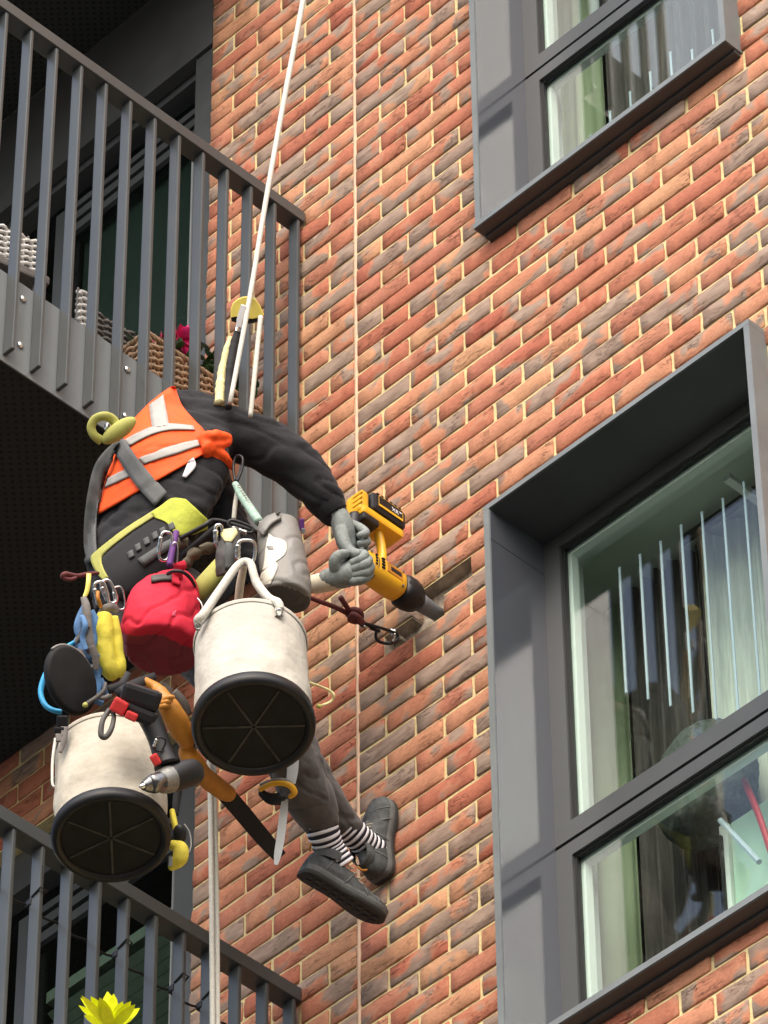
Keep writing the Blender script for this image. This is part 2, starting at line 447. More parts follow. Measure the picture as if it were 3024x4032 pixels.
M['tool_yellow'] = mat('tool_yellow', (.80, .42, .018), .38, noise_amt=.08, noise_scale=14)
M['tool_orange'] = mat('tool_orange', (.44, .175, .014), .5, noise_amt=.18, noise_scale=22)
M['red'] = mat('red_nylon', (.56, .020, .045), .8, spec=.25, noise_amt=.1, noise_scale=14, bump=.003, bump_scale=28)
M['red_dark'] = mat('dark_red_vinyl', (.20, .010, .026), .55, noise_amt=.15, noise_scale=20)
M['red_plastic'] = mat('red_plastic', (.55, .03, .03), .5, noise_amt=.1)
M['rope_white'] = mat('white_rope', (.54, .53, .47), .85, noise_amt=.10, noise_scale=90, bump=.0015, bump_scale=260)
M['rope_red'] = mat('dark_red_cord', (.115, .026, .026), .8, noise_amt=.2, noise_scale=90)
M['rope_green'] = mat('green_lanyard', (.30, .43, .36), .8, noise_amt=.25, noise_scale=70)
M['yellow'] = mat('yellow_cloth', (.72, .62, .07), .8, noise_amt=.12, noise_scale=26, bump=.002, bump_scale=50)
M['yellow_dev'] = mat('yellow_plastic', (.82, .68, .14), .5, noise_amt=.08, noise_scale=30)
M['yellow_web'] = mat('yellow_webbing', (.68, .62, .32), .85, noise_amt=.2, noise_scale=60)
M['blue'] = mat('blue_webbing', (.085, .19, .38), .75, noise_amt=.3, noise_scale=30)
M['brown_web'] = mat('brown_webbing', (.16, .145, .135), .8, noise_amt=.25, noise_scale=40)
M['cyan'] = mat('cyan_hose', (.03, .33, .62), .5, noise_amt=.12, noise_scale=50)
M['bag_grey'] = mat('grey_vinyl', (.19, .182, .165), .5, noise_amt=.10, noise_scale=9, bump=.004, bump_scale=22)
M['bag_print'] = mat('pale_print', (.70, .68, .58), .5, noise_amt=.10, noise_scale=20, bump=.003, bump_scale=22)
M['bag_dark'] = mat('dark_grey_vinyl', (.060, .055, .050), .6, noise_amt=.15, noise_scale=14)
M['purple'] = mat('purple_cord', (.10, .02, .16), .7)
M['white'] = mat('white_plastic', (.82, .81, .84), .5)
M['clear'] = mat('frosted_plastic', (.42, .43, .42), .35, noise_amt=.1)
M['gear_grey'] = mat('gearbox_grey', (.20, .20, .185), .4, metal=.5, noise_amt=.25, noise_scale=40)
M['wicker'] = mat('wicker_tan', (.40, .26, .155), .7, noise_amt=.3, noise_scale=40)
M['wicker_pale'] = mat('rattan_pale', (.62, .61, .58), .6, noise_amt=.2, noise_scale=40)
M['wicker_grey'] = mat('rattan_grey', (.11, .10, .09), .7, noise_amt=.3, noise_scale=40)
M['pink'] = mat('pink_petal', (.80, .02, .20), .6, noise_amt=.2, noise_scale=60)
M['pink_pale'] = mat('pale_pink_petal', (.75, .10, .18), .6, noise_amt=.2, noise_scale=60)
M['leaf'] = mat('leaf_green', (.045, .10, .025), .55, noise_amt=.4, noise_scale=40)
M['lemon'] = mat('lemon_petal', (.86, .92, .006), .5, noise_amt=.10, noise_scale=40)
M['blind'] = mat('blind_slat', (.34, .35, .27), .6, noise_amt=.1)
M['blind_roll'] = mat('roller_blind', (.042, .052, .044), .85, noise_amt=.12, noise_scale=6)
M['ground'] = mat('paving', (.062, .061, .058), .9, noise_amt=.2, noise_scale=.7)
M['rib_dust'] = mat('dusty_plastic', (.040, .037, .033), .8, noise_amt=.6, noise_scale=24)
M['green_board'] = mat('green_board', (.50, .72, .58), .5, noise_amt=.05)
M['tan_board'] = mat('tan_board', (.42, .40, .20), .7, noise_amt=.12)

# ================================================================== SETTING
g = MB(); g.bb(-200, 200, -200, 200, -.2, 0)
tag(g.obj('ground', M['ground']), 'grey paved street below the building', kind='structure')

H = 0.0752                 # brick course
Z0 = 13.844                # centre of a course whose upright joints fall on odd half bricks
WX0, WX1 = .570, 1.570     # window surround
WZ0, WZ1 = 9.955, 11.912
DZ = 3.095
OPEN = [(WX0 + .004, WX1 - .004, WZ0 + .004, WZ1 - .004), (WX0 + .004, WX1 - .004, WZ0 + DZ + .004, WZ1 + DZ + .004),
        (-2.4, -.667, 12.45, 15.47), (-2.4, -.667, 9.3, 12.0016)]

wall = thing('brick_wall', 'red and grey mottled brick wall with cream mortar behind the hanging worker', 'wall', (0, 0, 9))
# backing of mortar, with the openings left out
xs = sorted({-3.5, 5.0} | {v for o in OPEN for v in o[:2]}); zs = sorted({7.0, 18.0} | {v for o in OPEN for v in o[2:]})
HOLES = [(.225 - .006, .45 + .004, -27), (.1125 - .006, .3375 + .006, -28)]
hz0, hz1 = Z0 - 28.5 * H, Z0 - 26.5 * H
hx0, hx1 = .107, .455
GAP = [(.2175, .4555, Z0 - 27.5 * H, Z0 - 26.5 * H), (.107, .3435, Z0 - 28.5 * H, Z0 - 27.5 * H)]
xs = sorted(set(xs) | {v for q in GAP for v in q[:2]}); zs = sorted(set(zs) | {v for q in GAP for v in q[2:]})
mb = MB(); fi = 0
for a, b in zip(xs, xs[1:]):
    for c, d in zip(zs, zs[1:]):
        cx, cz = (a + b) / 2, (c + d) / 2
        if any(o[0] < cx < o[1] and o[2] < cz < o[3] for o in OPEN): continue
        if any(o[0] < cx < o[1] and o[2] < cz < o[3] for o in GAP): continue
        mb.add([(a, .0045, c), (b, .0045, c), (b, .0045, d), (a, .0045, d)], [(0, 1, 2, 3)])
gapm = MB()
for o in GAP:
    a, b, c, d = o; y0, dd = .0045, .06
    gapm.add([(a, y0, c), (a, dd, c), (a, dd, d), (a, y0, d)], [(0, 1, 2, 3)]); gapm.add([(b, y0, c), (b, dd, c), (b, dd, d), (b, y0, d)], [(0, 1, 2, 3)])
    u0, u1 = (GAP[1][1], b) if o is GAP[0] else (a, b)
    gapm.add([(u0, y0, c), (u1, y0, c), (u1, dd, c), (u0, dd, c)], [(0, 1, 2, 3)])
    u0, u1 = (a, GAP[0][0]) if o is GAP[1] else (a, b)
    gapm.add([(u0, y0, d), (u1, y0, d), (u1, dd, d), (u0, dd, d)], [(0, 1, 2, 3)])
gapm.obj('cavity_edge', M['cavity'], wall)
for o in OPEN:
    dd = .20
    a, b, c, d = o
    mb.add([(a, .0045, c), (a, dd, c), (a, dd, d), (a, .0045, d)], [(0, 1, 2, 3)])
    mb.add([(b, .0045, c), (b, dd, c), (b, dd, d), (b, .0045, d)], [(0, 1, 2, 3)])
    mb.add([(a, .0045, c), (b, .0045, c), (b, dd, c), (a, dd, c)], [(0, 1, 2, 3)])
    mb.add([(a, .0045, d), (b, .0045, d), (b, dd, d), (a, dd, d)], [(0, 1, 2, 3)])
mb.obj('mortar', M['mortar'], wall)
# the cavity left by two bricks taken out
cv = MB(); nx, nz = 26, 12; vs = []
for i in range(nx + 1):
    for j in range(nz + 1):
        x = hx0 - .01 + (hx1 - hx0 + .02) * i / nx; z = hz0 - .01 + (hz1 - hz0 + .02) * j / nz
        vs.append((x, .046 + .007 * noise.noise(Vector((x * 22, z * 22, 3))), z))
cv.add(vs, [(i * (nz + 1) + j, (i + 1) * (nz + 1) + j, (i + 1) * (nz + 1) + j + 1, i * (nz + 1) + j + 1) for i in range(nx) for j in range(nz)])
cv.obj('cavity', M['cavity'], wall, smooth=True)

def brick_geo(x0, x1, z0, z1, seed, nx=8, nz=4, ret=.052):
    r = random.Random(seed); vs = []
    ph = r.random() * 50
    eu, ev = .0035 / (x1 - x0), .0035 / (z1 - z0)
    for i in range(nx + 1):
        for j in range(nz + 1):
            u, v = i / nx, j / nz
            if nx > 2: u = eu + (1 - 2 * eu) * (i - 1) / (nx - 2) if 0 < i < nx else u
            v = (0, ev, .5, 1 - ev, 1)[j]
            x = x0 + (x1 - x0) * u; z = z0 + (z1 - z0) * v
            b = (i in (0, nx)) or (j in (0, nz)); cnr = (i in (0, nx)) and (j in (0, nz))
            y = -.0015 + .0042 * noise.noise(Vector((x * 18 + ph, z * 30, ph)))
            if b: y += .0030 + .0012 * r.random()
            if i in (0, nx): x += (.0018 if i == 0 else -.0018) * r.random() * 1.6 + (.0015 if cnr and i == 0 else -.0015 if cnr else 0)
            if j in (0, nz): z += (.0022 * noise.noise(Vector((x * 26 + ph, 9, j + ph)))) + (.0015 if cnr and j == 0 else -.0015 if cnr else 0)
            vs.append((x, y, z))
    n = nz + 1
    fs = [(i * n + j, (i + 1) * n + j, (i + 1) * n + j + 1, i * n + j + 1) for i in range(nx) for j in range(nz)]
    rim = [i * n for i in range(nx + 1)] + [nx * n + j for j in range(1, nz + 1)] + [i * n + nz for i in range(nx - 1, -1, -1)] + [j for j in range(nz - 1, 0, -1)]
    k = len(vs)
    for q in rim: vs.append((vs[q][0], ret, vs[q][2]))
    m = len(rim)
    for a in range(m): fs.append((rim[a], k + a, k + (a + 1) % m, rim[(a + 1) % m]))
    return vs, fs
def brick_mesh(vs, fs, name='brick'):
    me = bpy.data.meshes.new(name); me.from_pydata(vs, [], fs); me.materials.append(M['brick'])
    bm = bmesh.new(); bm.from_mesh(me); bmesh.ops.recalc_face_normals(bm, faces=bm.faces[:]); bm.to_mesh(me); bm.free()
    me.polygons.foreach_set('use_smooth', [True] * len(me.polygons))
    return me
BL, BH = .2255, H - .0088
FULL = [brick_mesh(*brick_geo(-BL / 2 + .0047, BL / 2 - .0047, -BH / 2, BH / 2, 100 + s)) for s in range(14)]
pieces = []                     # (x0, x1, z0, z1, full?)
for n in range(-64, 54):
    zc = Z0 + n * H; z0, z1 = zc - BH / 2, zc + BH / 2
    odd = (n % 2 == 0)          # joints on odd half bricks in even courses
    k0 = -20
    edges = [(.1125 * (2 * k + 1) if odd else .1125 * 2 * k) for k in range(-10, 20)]
    for a, b in zip(edges, edges[1:]):
        segs = [(a, b)]
        if a < -1e-6 < 1e-6 < b: segs = [(a, -1e-9), (1e-9, b)]       # the movement joint
        for p, q in segs:
            x0, x1 = p + .0044, q - .0044
            if abs(p) < 1e-6: x0 = .0075
            if abs(q) < 1e-6: x1 = -.0075
            if x1 < -.70 and not (11.96 < zc < 12.44): continue
            if x0 < -2.0 or x1 > 3.8: continue
            if x0 < -.6675 and x1 > -.6675 and not (11.96 < zc < 12.44): x0 = -.6675
            if any(abs((p + q) / 2 - (hh[0] + hh[1]) / 2) < .03 and hh[2] == n for hh in HOLES): continue
            parts = [(x0, x1, z0, z1)]
            for o in OPEN:
                new = []
                for (c, d, e, f) in parts:
                    if d <= o[0] or c >= o[1] or f <= o[2] or e >= o[3]: new.append((c, d, e, f)); continue
                    if c < o[0] - .012: new.append((c, o[0], e, f))
                    if d > o[1] + .012: new.append((o[1], d, e, f))
                    m0, m1 = max(c, o[0]), min(d, o[1])
                    if m1 - m0 > .01:
                        if e < o[2] - .012: new.append((m0, m1, e, o[2]))
                        if f > o[3] + .012: new.append((m0, m1, o[3], f))
                parts = new
            pieces += [(c, d, e, f, abs((d - c) - .215) < .012 and abs((f - e) - BH) < .002) for (c, d, e, f) in parts]
scored = []
for pc in pieces:
    cx, cz = (pc[0] + pc[1]) / 2, (pc[2] + pc[3]) / 2
    X, Y, Zd = to_px(Vector((cx, 0, cz)))
    if not (-420 < X < 2900 and -1300 < Y < 2640): continue
    inside = -30 < X < 1690 and -20 < Y < 2232
    hidden = (180 < X < 640 and 900 < Y < 1700) or (X < 460 and Y < 1600)
    area = (pc[1] - pc[0]) * (pc[3] - pc[2]) / Zd ** 2
    scored.append((area if inside and not hidden else -1 + area, pc))
scored.sort(key=lambda t: -t[0])
stuff_v, stuff_f, stuff_t = [], [], []
for i, (sc, (a, b, c, d, full)) in enumerate(scored):
    if i < 300 and sc > 0:
        if full:
            o = bpy.data.objects.new('brick', FULL[rnd.randrange(14)]); col.objects.link(o)
            o.location = ((a + b) / 2, rnd.uniform(-.0015, .0022), (c + d) / 2)
            o.rotation_euler = (0, rnd.gauss(0, .006), 0)
        else:
            vs, fs = brick_geo((a - b) / 2, (b - a) / 2, (c - d) / 2, (d - c) / 2, 900 + i, nx=max(2, int((b - a) / .027)))
            o = bpy.data.objects.new('brick', brick_mesh(vs, fs)); col.objects.link(o); o.location = ((a + b) / 2, rnd.uniform(-.001, .002), (c + d) / 2)
        attach(o, wall)
    else:
        vs, fs = brick_geo(a, b, c, d, 5000 + i, nx=max(2, int((b - a) / .03)))
        k = len(stuff_v); dy = rnd.uniform(-.0015, .0022)
        stuff_v += [(v[0], v[1] + dy, v[2]) for v in vs]; stuff_f += [tuple(q + k for q in f) for f in fs]; stuff_t += [rnd.random()] * len(vs)
me = brick_mesh(stuff_v, stuff_f, 'brick_courses')
at = me.attributes.new('tone', 'FLOAT', 'POINT'); at.data.foreach_set('value', stuff_t)
tag(add('brick_courses', me, wall), kind='stuff')
sj = MB(); rs = []
for i in range(420):
    z = 8.9 + i * .02
    q = .0008 * noise.noise(Vector((0, 0, z * 7)))
    rs.append([(-.0078, .008, z), (-.0045 + q, .0005 + q, z), (.0045 + q, .0002 - q, z), (.0078, .008, z)])
sj.rings([[Vector(p) for p in r] for r in rs]); sj.obj('movement_joint', M['sealant'], wall, smooth=True)

# ------------------------------------------------------------------ windows
def window(label):
    w = thing('window', label, 'window', (WX0, 0, WZ0), 'box framed windows in the brick wall')
    a, b, c, d = WX0, WX1, WZ0, WZ1; F = -.065
    m = MB(); m.bb(a, a + .020, F, .15, c + .021, d - .019); m.obj('surround_side', M['metal_lip'], w)
    m = MB(); m.bb(b - .020, b, F, .15, c + .021, d - .019); m.obj('surround_side', M['metal_lip'], w)
    m = MB(); m.bb(a, b, F, .15, d - .018, d); m.obj('surround_head', M['metal_lip'], w)
    s = MB(); s.bb(a - .004, b + .001, F - .004, .15, c, c + .020); so = s.obj('sill', M['metal_lip'], w)
    s = MB(); s.bb(a + .002, b - .004, -.066, -.0275, c - .003, c - .0005); s.obj('sill_shade_plate', M['metal_dark'], so)  # dark plate added below the sill, its colour stands in for shade
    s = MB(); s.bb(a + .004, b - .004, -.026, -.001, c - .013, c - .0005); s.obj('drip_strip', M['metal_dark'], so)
    m = MB(); m.bb(a + .0205, a + .0225, F + .004, .15, c + .021, d - .137); m.obj('reveal_panel', M['metal_reveal'], w)
    m = MB(); m.bb(a + .0205, a + .0225, F + .004, .15, d - .134, d - .0195); m.obj('reveal_panel', M['metal_reveal'], w)
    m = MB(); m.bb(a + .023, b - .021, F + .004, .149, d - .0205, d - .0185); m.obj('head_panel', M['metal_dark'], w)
    y0, y1 = .150, .205; ia, ib = a + .0225, b - .0205
    zt = 10.775
    def sash(nm, z0, z1, wdt=.058, bot=.060, top=.046):
        fr = MB()
        fr.bb(ia, ia + wdt, y0, y1, z0, z1); fr.bb(ib - wdt, ib, y0, y1, z0, z1)
        fr.bb(ia + wdt, ib - wdt, y0, y1, z0, z0 + bot); fr.bb(ia + wdt, ib - wdt, y0, y1, z1 - top, z1)
        o = fr.obj(nm, M['frame'], w)
        p = MB(); p.bb(ia + wdt - .004, ib - wdt + .004, y0 + .022, y0 + .026, z0 + bot - .004, z1 - top + .004)
        p.obj('pane', M['glass'], o)
        k = MB(); i0, i1, k0, k1 = ia + wdt, ib - wdt, z0 + bot, z1 - top
        k.bb(i0 + .0005, i0 + .007, y0 + .010, y0 + .021, k0, k1); k.bb(i1 - .007, i1 - .0005, y0 + .010, y0 + .021, k0, k1)
        k.bb(i0 + .0075, i1 - .0075, y0 + .010, y0 + .021, k1 - .007, k1 - .0005)
        k.obj('glazing_bead', M['gasket'], o)
        k = MB(); k.bb(i0 + .0005, i0 + .016, y1 - .022, y1 + .004, k0, k1); k.bb(i0 + .017, i1 - .0005, y1 - .022, y1 + .004, k1 - .016, k1 - .0005)
        k.obj('inner_bead', M['white_wall'], o)
        return o
    sash('upper_sash', zt + .006, d - .019)
    sash('lower_sash', c + .021, zt - .006, bot=.03)
    k = MB(); k.bb(ia, ib, y0 + .012, y1 - .005, zt - .0055, zt + .0055); k.obj('transom_gasket', M['gasket'], w)
    return w
win = window('lower tall window in a grey metal box surround, its upper left corner level with the drill')
def dup(root, loc, label=None, group=None):
    r = root.copy(); col.objects.link(r); r.location = loc
    if label: r['label'] = label
    if group: r['group'] = group
    for ch in list(root.children):
        c = clone(ch, r)
        for gch in list(ch.children): clone(gch, c)
    return r
dup(win, (WX0, 0, WZ0 + DZ), 'upper window at the top right, cut off by the top of the photo, sill and lower panes showing')

def sheet(mb, pts, z0, z1, th=.004):       # a hanging cloth: plan outline swept upward
    n = len(pts); vs = []
    for z in (z0, z1):
        for (x, y) in pts: vs.append((x, y, z))
        for (x, y) in pts: vs.append((x, y + th, z))
    fs = []
    q = 2 * n
    for i in range(n - 1):
        fs += [(i, i + 1, q + i + 1, q + i), (n + i, q + n + i, q + n + i + 1, n + i + 1), (i, n + i, n + i + 1, i + 1), (q + i, q + i + 1, q + n + i + 1, q + n + i)]
    fs += [(0, q, q + n, n), (n - 1, n + n - 1, q + n + n - 1, q + n - 1)]
    return mb.add(vs, fs)
def folds(x0, x1, y, amp, wl, seed):
    r = random.Random(seed); out = []; n = int((x1 - x0) / .006); ph = r.random() * 6
    for i in range(n + 1):
        x = x0 + (x1 - x0) * i / n
        out.append((x, y + amp * math.sin(x / wl * 6.283 + ph + .8 * math.sin(x * 9 + ph)) + amp * .4 * math.sin(x / wl * 15 + ph)))
    return out
def room(dz, which):
    c, d = WZ0 + dz, WZ1 + dz
    m = MB(); x0, x1, y0, y1, z0, z1 = .05, 2.5, .281, 3.0, c - .5, d + .05
    m.add([(x0, y0, z0), (x1, y0, z0), (x1, y1, z0), (x0, y1, z0), (x0, y0, z1), (x1, y0, z1), (x1, y1, z1), (x0, y1, z1)],
          [(0, 1, 2, 3), (0, 4, 7, 3), (1, 5, 6, 2), (3, 2, 6, 7), (4, 5, 6, 7)])
    a, b = WX0 + .02, WX1 - .02
    m.add([(x0, y0, z0), (a, y0, z0), (a, y0, z1), (x0, y0, z1), (b, y0, z0), (x1, y0, z0), (x1, y0, z1), (b, y0, z1), (a, y0, c), (b, y0, c), (a, y0, d), (b, y0, d)],
          [(0, 1, 2, 3), (4, 5, 6, 7), (1, 4, 9, 8), (2, 7, 11, 10)])
    tag(m.obj('room_interior', M['ceiling']), 'plain pale room behind the ' + which + ' window', kind='structure')
    m = MB(); m.bb(WX0 + .012, WX0 + .048, .207, .2805, c, d); m.bb(WX1 - .048, WX1 - .012, .207, .2805, c, d); m.bb(WX0 + .049, WX1 - .049, .207, .2805, d - .022, d + .02); m.bb(WX0 + .049, WX1 - .049, .207, .2805, c - .02, c + .02)
    tag(m.obj('inner_reveal', M['white_wall']), 'white painted inner reveal of the ' + which + ' window', kind='structure')
for dz, wh in ((0, 'lower'), (DZ, 'upper')): room(dz, wh)
def curtain(nm, label, x0, x1, y, z0, z1, mt, amp, wl, seed):
    m = MB(); sheet(m, folds(x0, x1, y, amp, wl, seed), z0, z1)
    tag(m.obj(nm, mt, smooth=False), label, 'curtain')
curtain('curtain', 'sage green curtain at the left inside the lower window', .10, .575, .50, WZ0 - .3, WZ1 + .03, M['sage'], .010, .16, 1)
curtain('curtain', 'dark folded curtain in the middle of the lower window', .58, .86, .495, WZ0 - .3, WZ1 + .03, M['dark_cloth'], .016, .055, 2)
curtain('curtain', 'beige curtain at the right inside the lower window', .865, 1.75, .50, WZ0 - .3, WZ1 + .03, M['beige_cloth'], .018, .085, 3)
curtain('curtain', 'sage green curtain at the left inside the upper window', .10, .60, .50, WZ0 + DZ - .3, WZ1 + DZ + .03, M['sage'], .012, .14, 4)
curtain('curtain', 'dark folded curtain across the upper window', .605, 1.75, .495, WZ0 + DZ - .3, WZ1 + DZ + .03, M['dark_cloth'], .016, .07, 5)
def hanging_strip(x, z0, z1, lab, grp, y=.228):
    m = MB(); m.bb(x - .0035, x + .0035, y, y + .003, z0, z1); m.bb(x - .004, x + .004, y - .001, y + .004, z1 + .0002, z1 + .006)
    return tag(m.obj('hanging_strip', M['pale_strip']), lab, 'strip', grp)
ORD = ['first', 'second', 'third', 'fourth', 'fifth', 'sixth', 'seventh', 'eighth', 'ninth']
for i in range(9):
    hanging_strip(.800 + .0775 * i, 11.25 - .075 * i if i < 7 else 10.86, 11.71 - .004 * (i % 3), ORD[i] + ' pale vertical strip behind the lower window glass, counted from the left', 'pale strips hanging behind the lower window')
for i in range(9):
    hanging_strip(.775 + .084 * i, 13.12 + .03 * ((i * 5) % 3), 13.62 - .02 * ((i * 7) % 4) - (.10 if i == 0 else 0), ORD[i] + ' pale vertical strip behind the upper window glass, counted from the left', 'pale strips hanging behind the upper window')
# things inside the lower room
t = MB(); t.tube([(.98, .30, WZ1 - .19), (1.0, .45, WZ1 - .10)], .011, n=6)
t = MB(); t.bb(1.135, 1.160, .30, .62, WZ1 - .055, WZ1 - .035)
tag(t.obj('ceiling_rail', M['white']), 'pale rail fixed to the ceiling inside the lower window', 'rail')
t = MB(); t.rbox((1.08, .44, WZ1 + .012), (.46, .022, .030), r=.01)
tag(t.obj('vent_slot', M['metal_dark']), 'long dark vent slot under the ceiling inside the lower window', 'vent')
t = MB(); t.ball((.93, .38, 10.93), (.165, .11, .20), n=20, m=12)
t = fuse([t], .012, 3, lambda v, n: .006 * noise.noise(v * 40))
tag(t.obj('cushion', mat('grey_fur', (.075, .085, .078), .95, noise_amt=.5, noise_scale=90), smooth=True), 'dark grey furry round cushion at the foot of the upper pane', 'cushion')
t = MB(); t.ball((.90, .36, 10.10), (.17, .10, .22), n=20, m=12)
t = fuse([t], .012, 3, lambda v, n: .012 * noise.noise(v * 16))
tag(t.obj('cushion', mat('charcoal_cloth', (.055, .052, .056), .95, noise_amt=.5, noise_scale=30), smooth=True), 'dark charcoal cushion behind the lower pane', 'cushion')
t = thing('notice_board', 'pale mint board leaning at the right of the lower pane', 'board', (1.18, .33, 10.2))
q = MB(); q.rbox((1.30, .345, 10.42), (.52, .014, .56), r=.004); q.obj('board', M['green_board'], t)
q = MB(); q.bb(1.010, 1.037, .328, .344, 9.98, 10.70); q.obj('edge_strip', M['white_wall'], t)
q = MB(); q.bb(1.015, 1.022, .318, .3275, 9.98, 10.66); q.obj('slot', M['gasket'], t)
t = MB(); t.rbox((1.30, .29, 10.13), (.36, .05, .26), r=.008); tag(t.obj('box', M['tan_board']), 'olive tan box at the lower right of the lower pane', 'box')
t = MB(); t.tube([on_y(1608 + 6.5 * i, 1690 + 12 * i + .6 * i * i, .27) for i in range(12)], .017, n=8, flat=.5)
tag(t.obj('red_strap', M['red_plastic'], smooth=True), 'red curved strap against the mint board in the lower pane', 'strap')
t = MB(); t.tube([on_y(1556, 1772, .26), on_y(1640, 1862, .26)], .008, n=8); tag(t.obj('rod', M['pale_strip']), 'white rod leaning across the mint board', 'rod')
for i in range(7):
    x = .86 + .075 * i; z = 13.25 + .12 * ((i * 3) % 4)
    t = MB(); t.ball((x, .33, z), (.014, .010, .030 + .006 * (i % 3)), n=8, m=5)
    tag(t.obj('hanging_ornament', M['skin'] if i % 2 else M['pale_strip'], smooth=True), ORD[i] + ' small pale ornament behind the upper window glass, counted from the left', 'ornament', 'ornaments behind the upper window')

# ------------------------------------------------------------------ balconies
BX = -.22
def balcony(label):
    t = thing('balcony', label, 'balcony', (BX, 0, 12.35), 'steel balconies with vertical flat bars')
    m = MB(); m.rbox((-.245, -.757, 13.7675), (.060, 1.506, .045), r=.002); m.obj('top_rail', M['metal'], t)
    m = MB(); m.rbox((-.240, -.025, 13.0585), (.040, .013, 1.372), r=.0035)
    f = m.obj('bar', M['metal'], t)
    for i in range(1, 15):
        clone(f, t, (0, -.1 * i, 0))
    m = MB(); m.bb(-.2655, -.2605, -1.5, -.012, 12.35, 12.705); m.obj('fascia_plate', M['plate'], t)
    b = MB(); b.ball((-.2585, -1.07, 12.644), (.007, .0125, .0125), n=12, m=8)
    b0 = b.obj('bolt', M['steel'], t, smooth=True)
    for dy, dz in ((0, -.19), (.402, 0), (.402, -.192), (.80, 0), (.80, -.192)):
        clone(b0, t, (0, dy, dz))
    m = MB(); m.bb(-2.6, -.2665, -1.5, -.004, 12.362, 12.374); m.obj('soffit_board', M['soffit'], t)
    m = MB(); m.bb(-2.6, -.2665, -1.5, -.004, 12.376, 12.45); m.obj('floor_slab', M['metal_dark'], t)
    m = MB(); m.rbox((-1.42, -1.48, 13.7675), (2.28, .06, .045), r=.002); m.obj('front_rail', M['metal'], t)
    return t
bal = balcony('middle balcony of vertical grey flat bars at upper left, above the worker\'s back')
dup(bal, (BX, 0, 12.35 - 3.095), 'lower balcony of dark flat bars at bottom left, below the left bucket')
dup(bal, (BX, 0, 12.35 + 3.1), 'upper balcony seen only as a dark perforated underside at the top left')

def door(dz, label, mid):
    t = thing('balcony_door', label, 'door', (-1.5, .1, 12.45 + dz), 'glazed doors behind the balconies')
    z0 = 12.45 + dz
    m = MB(); m.bb(-.757, -.6685, .012, .11, z0, 14.975 + dz); jo = m.obj('jamb_post', M['frame'], t)
    m = MB(); m.bb(-.7625, -.7575, .008, .10, z0, 14.60 + dz); m.obj('jamb_edge', M['metal_lip'], jo)
    top = 15.0 if mid else 15.092
    m = MB(); m.bb(-2.39, -.765, .05, .115, 14.945 + dz, top + dz); m.obj('head_rail', M['frame'], t)
    if mid:
        m = MB(); m.bb(-2.39, -.6685, .0, .046, 14.98 + dz, 15.462 + dz); m.obj('head_panel', M['metal_dark'], t)
    m = MB(); m.bb(-2.39, -.765, .118, .124, z0 + .02, 14.944 + dz); m.obj('pane', M['glass_dark'], t)
    m = MB(); m.bb(-1.525, -1.475, .085, .117, z0 + .02, 14.87 + dz); m.obj('door_stile', M['frame'], t)
    for a, b in ((14.845, 14.872), (14.795, 14.83), (14.745, 14.78)):
        m = MB(); m.bb(-1.474, -.766, .090 + (14.87 - b) * .1, .117, a + dz, b + dz); m.obj('door_head', M['frame'], t)
    m = MB(); m.bb(-2.39, -1.526, .085, .117, z0 + 1.10, z0 + 1.15); m.obj('mid_rail', M['metal_dark'], t)
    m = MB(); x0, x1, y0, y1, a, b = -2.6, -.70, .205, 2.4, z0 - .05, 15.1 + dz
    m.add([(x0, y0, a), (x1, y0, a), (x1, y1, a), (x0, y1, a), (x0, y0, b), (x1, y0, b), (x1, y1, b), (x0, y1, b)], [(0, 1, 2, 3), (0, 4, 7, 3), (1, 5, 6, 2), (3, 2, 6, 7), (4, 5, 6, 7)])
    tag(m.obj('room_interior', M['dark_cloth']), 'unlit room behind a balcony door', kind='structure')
door(0, 'dark glazed door behind the middle balcony bars, with a green blind', True)
door(-3.095, 'dark glazed door behind the lower balcony bars, with a slatted blind', False)
m = MB(); m.bb(-1.46, -.78, .160, .164, 12.6, 14.74); m.tube([(-1.46, .162, 14.76), (-.78, .162, 14.76)], .02, n=10)
tag(m.obj('roller_blind', M['blind_roll']), 'flat green roller blind behind the middle balcony door', 'blind')
t = thing('venetian_blind', 'olive slatted blind behind the lower balcony door', 'blind', (-1.1, .16, 9.4))
sl = MB(); ca, sa = math.cos(.55), math.sin(.55)
sl.box((-1.12, .170, 11.42), (.68, .030, .0025), (Vector((1, 0, 0)), Vector((0, ca, -sa)), Vector((0, sa, ca))))
s0 = sl.obj('slat', M['blind'], t)
for i in range(1, 38):
    clone(s0, t, (0, 0, -.051 * i))
m = MB(); m.bb(-1.46, -.78, .150, .19, 11.46, 11.50); m.obj('head_box', M['blind'], t)

# ------------------------------------------------------------------ things on the balconies
def weave_panel(t, cx, cy, zc, w, h, axis, mt, mt2, strand=.011, nm='strand'):
    # woven band of real strands: uprights with strands passing over and under
    U = axis; N_ = Vector((U.y, -U.x, 0)); rows = int(h / strand); cols = max(2, int(w / .030))
    base = Vector((cx, cy, zc - h / 2))
    up = MB()
    for j in range(cols + 1):
        p = base + U * (-w / 2 + w * j / cols)
        up.tube([p, p + Vector((0, 0, h))], .004, n=6)
    up.obj('stake', mt2, t)
    st = MB()
    for i in range(rows):
        pts = []
        for j in range(cols * 4 + 1):
            s = -1 if i % 2 else 1
            pts.append(base + U * (-w / 2 + w * j / (cols * 4)) + N_ * (.0065 * s * math.cos(math.pi * j / 4)) + Vector((0, 0, strand * (i + .5) + .002 * math.sin(j * 1.7 + i))))
        st.tube(pts, strand * .46, n=5)
    tag(st.obj(nm, mt, t, smooth=True), kind='stuff')
t = thing('garden_chair', 'pale woven chair back at the left edge behind the balcony bars', 'chair', (-.62, -.86, 12.45), 'woven chairs on the middle balcony')
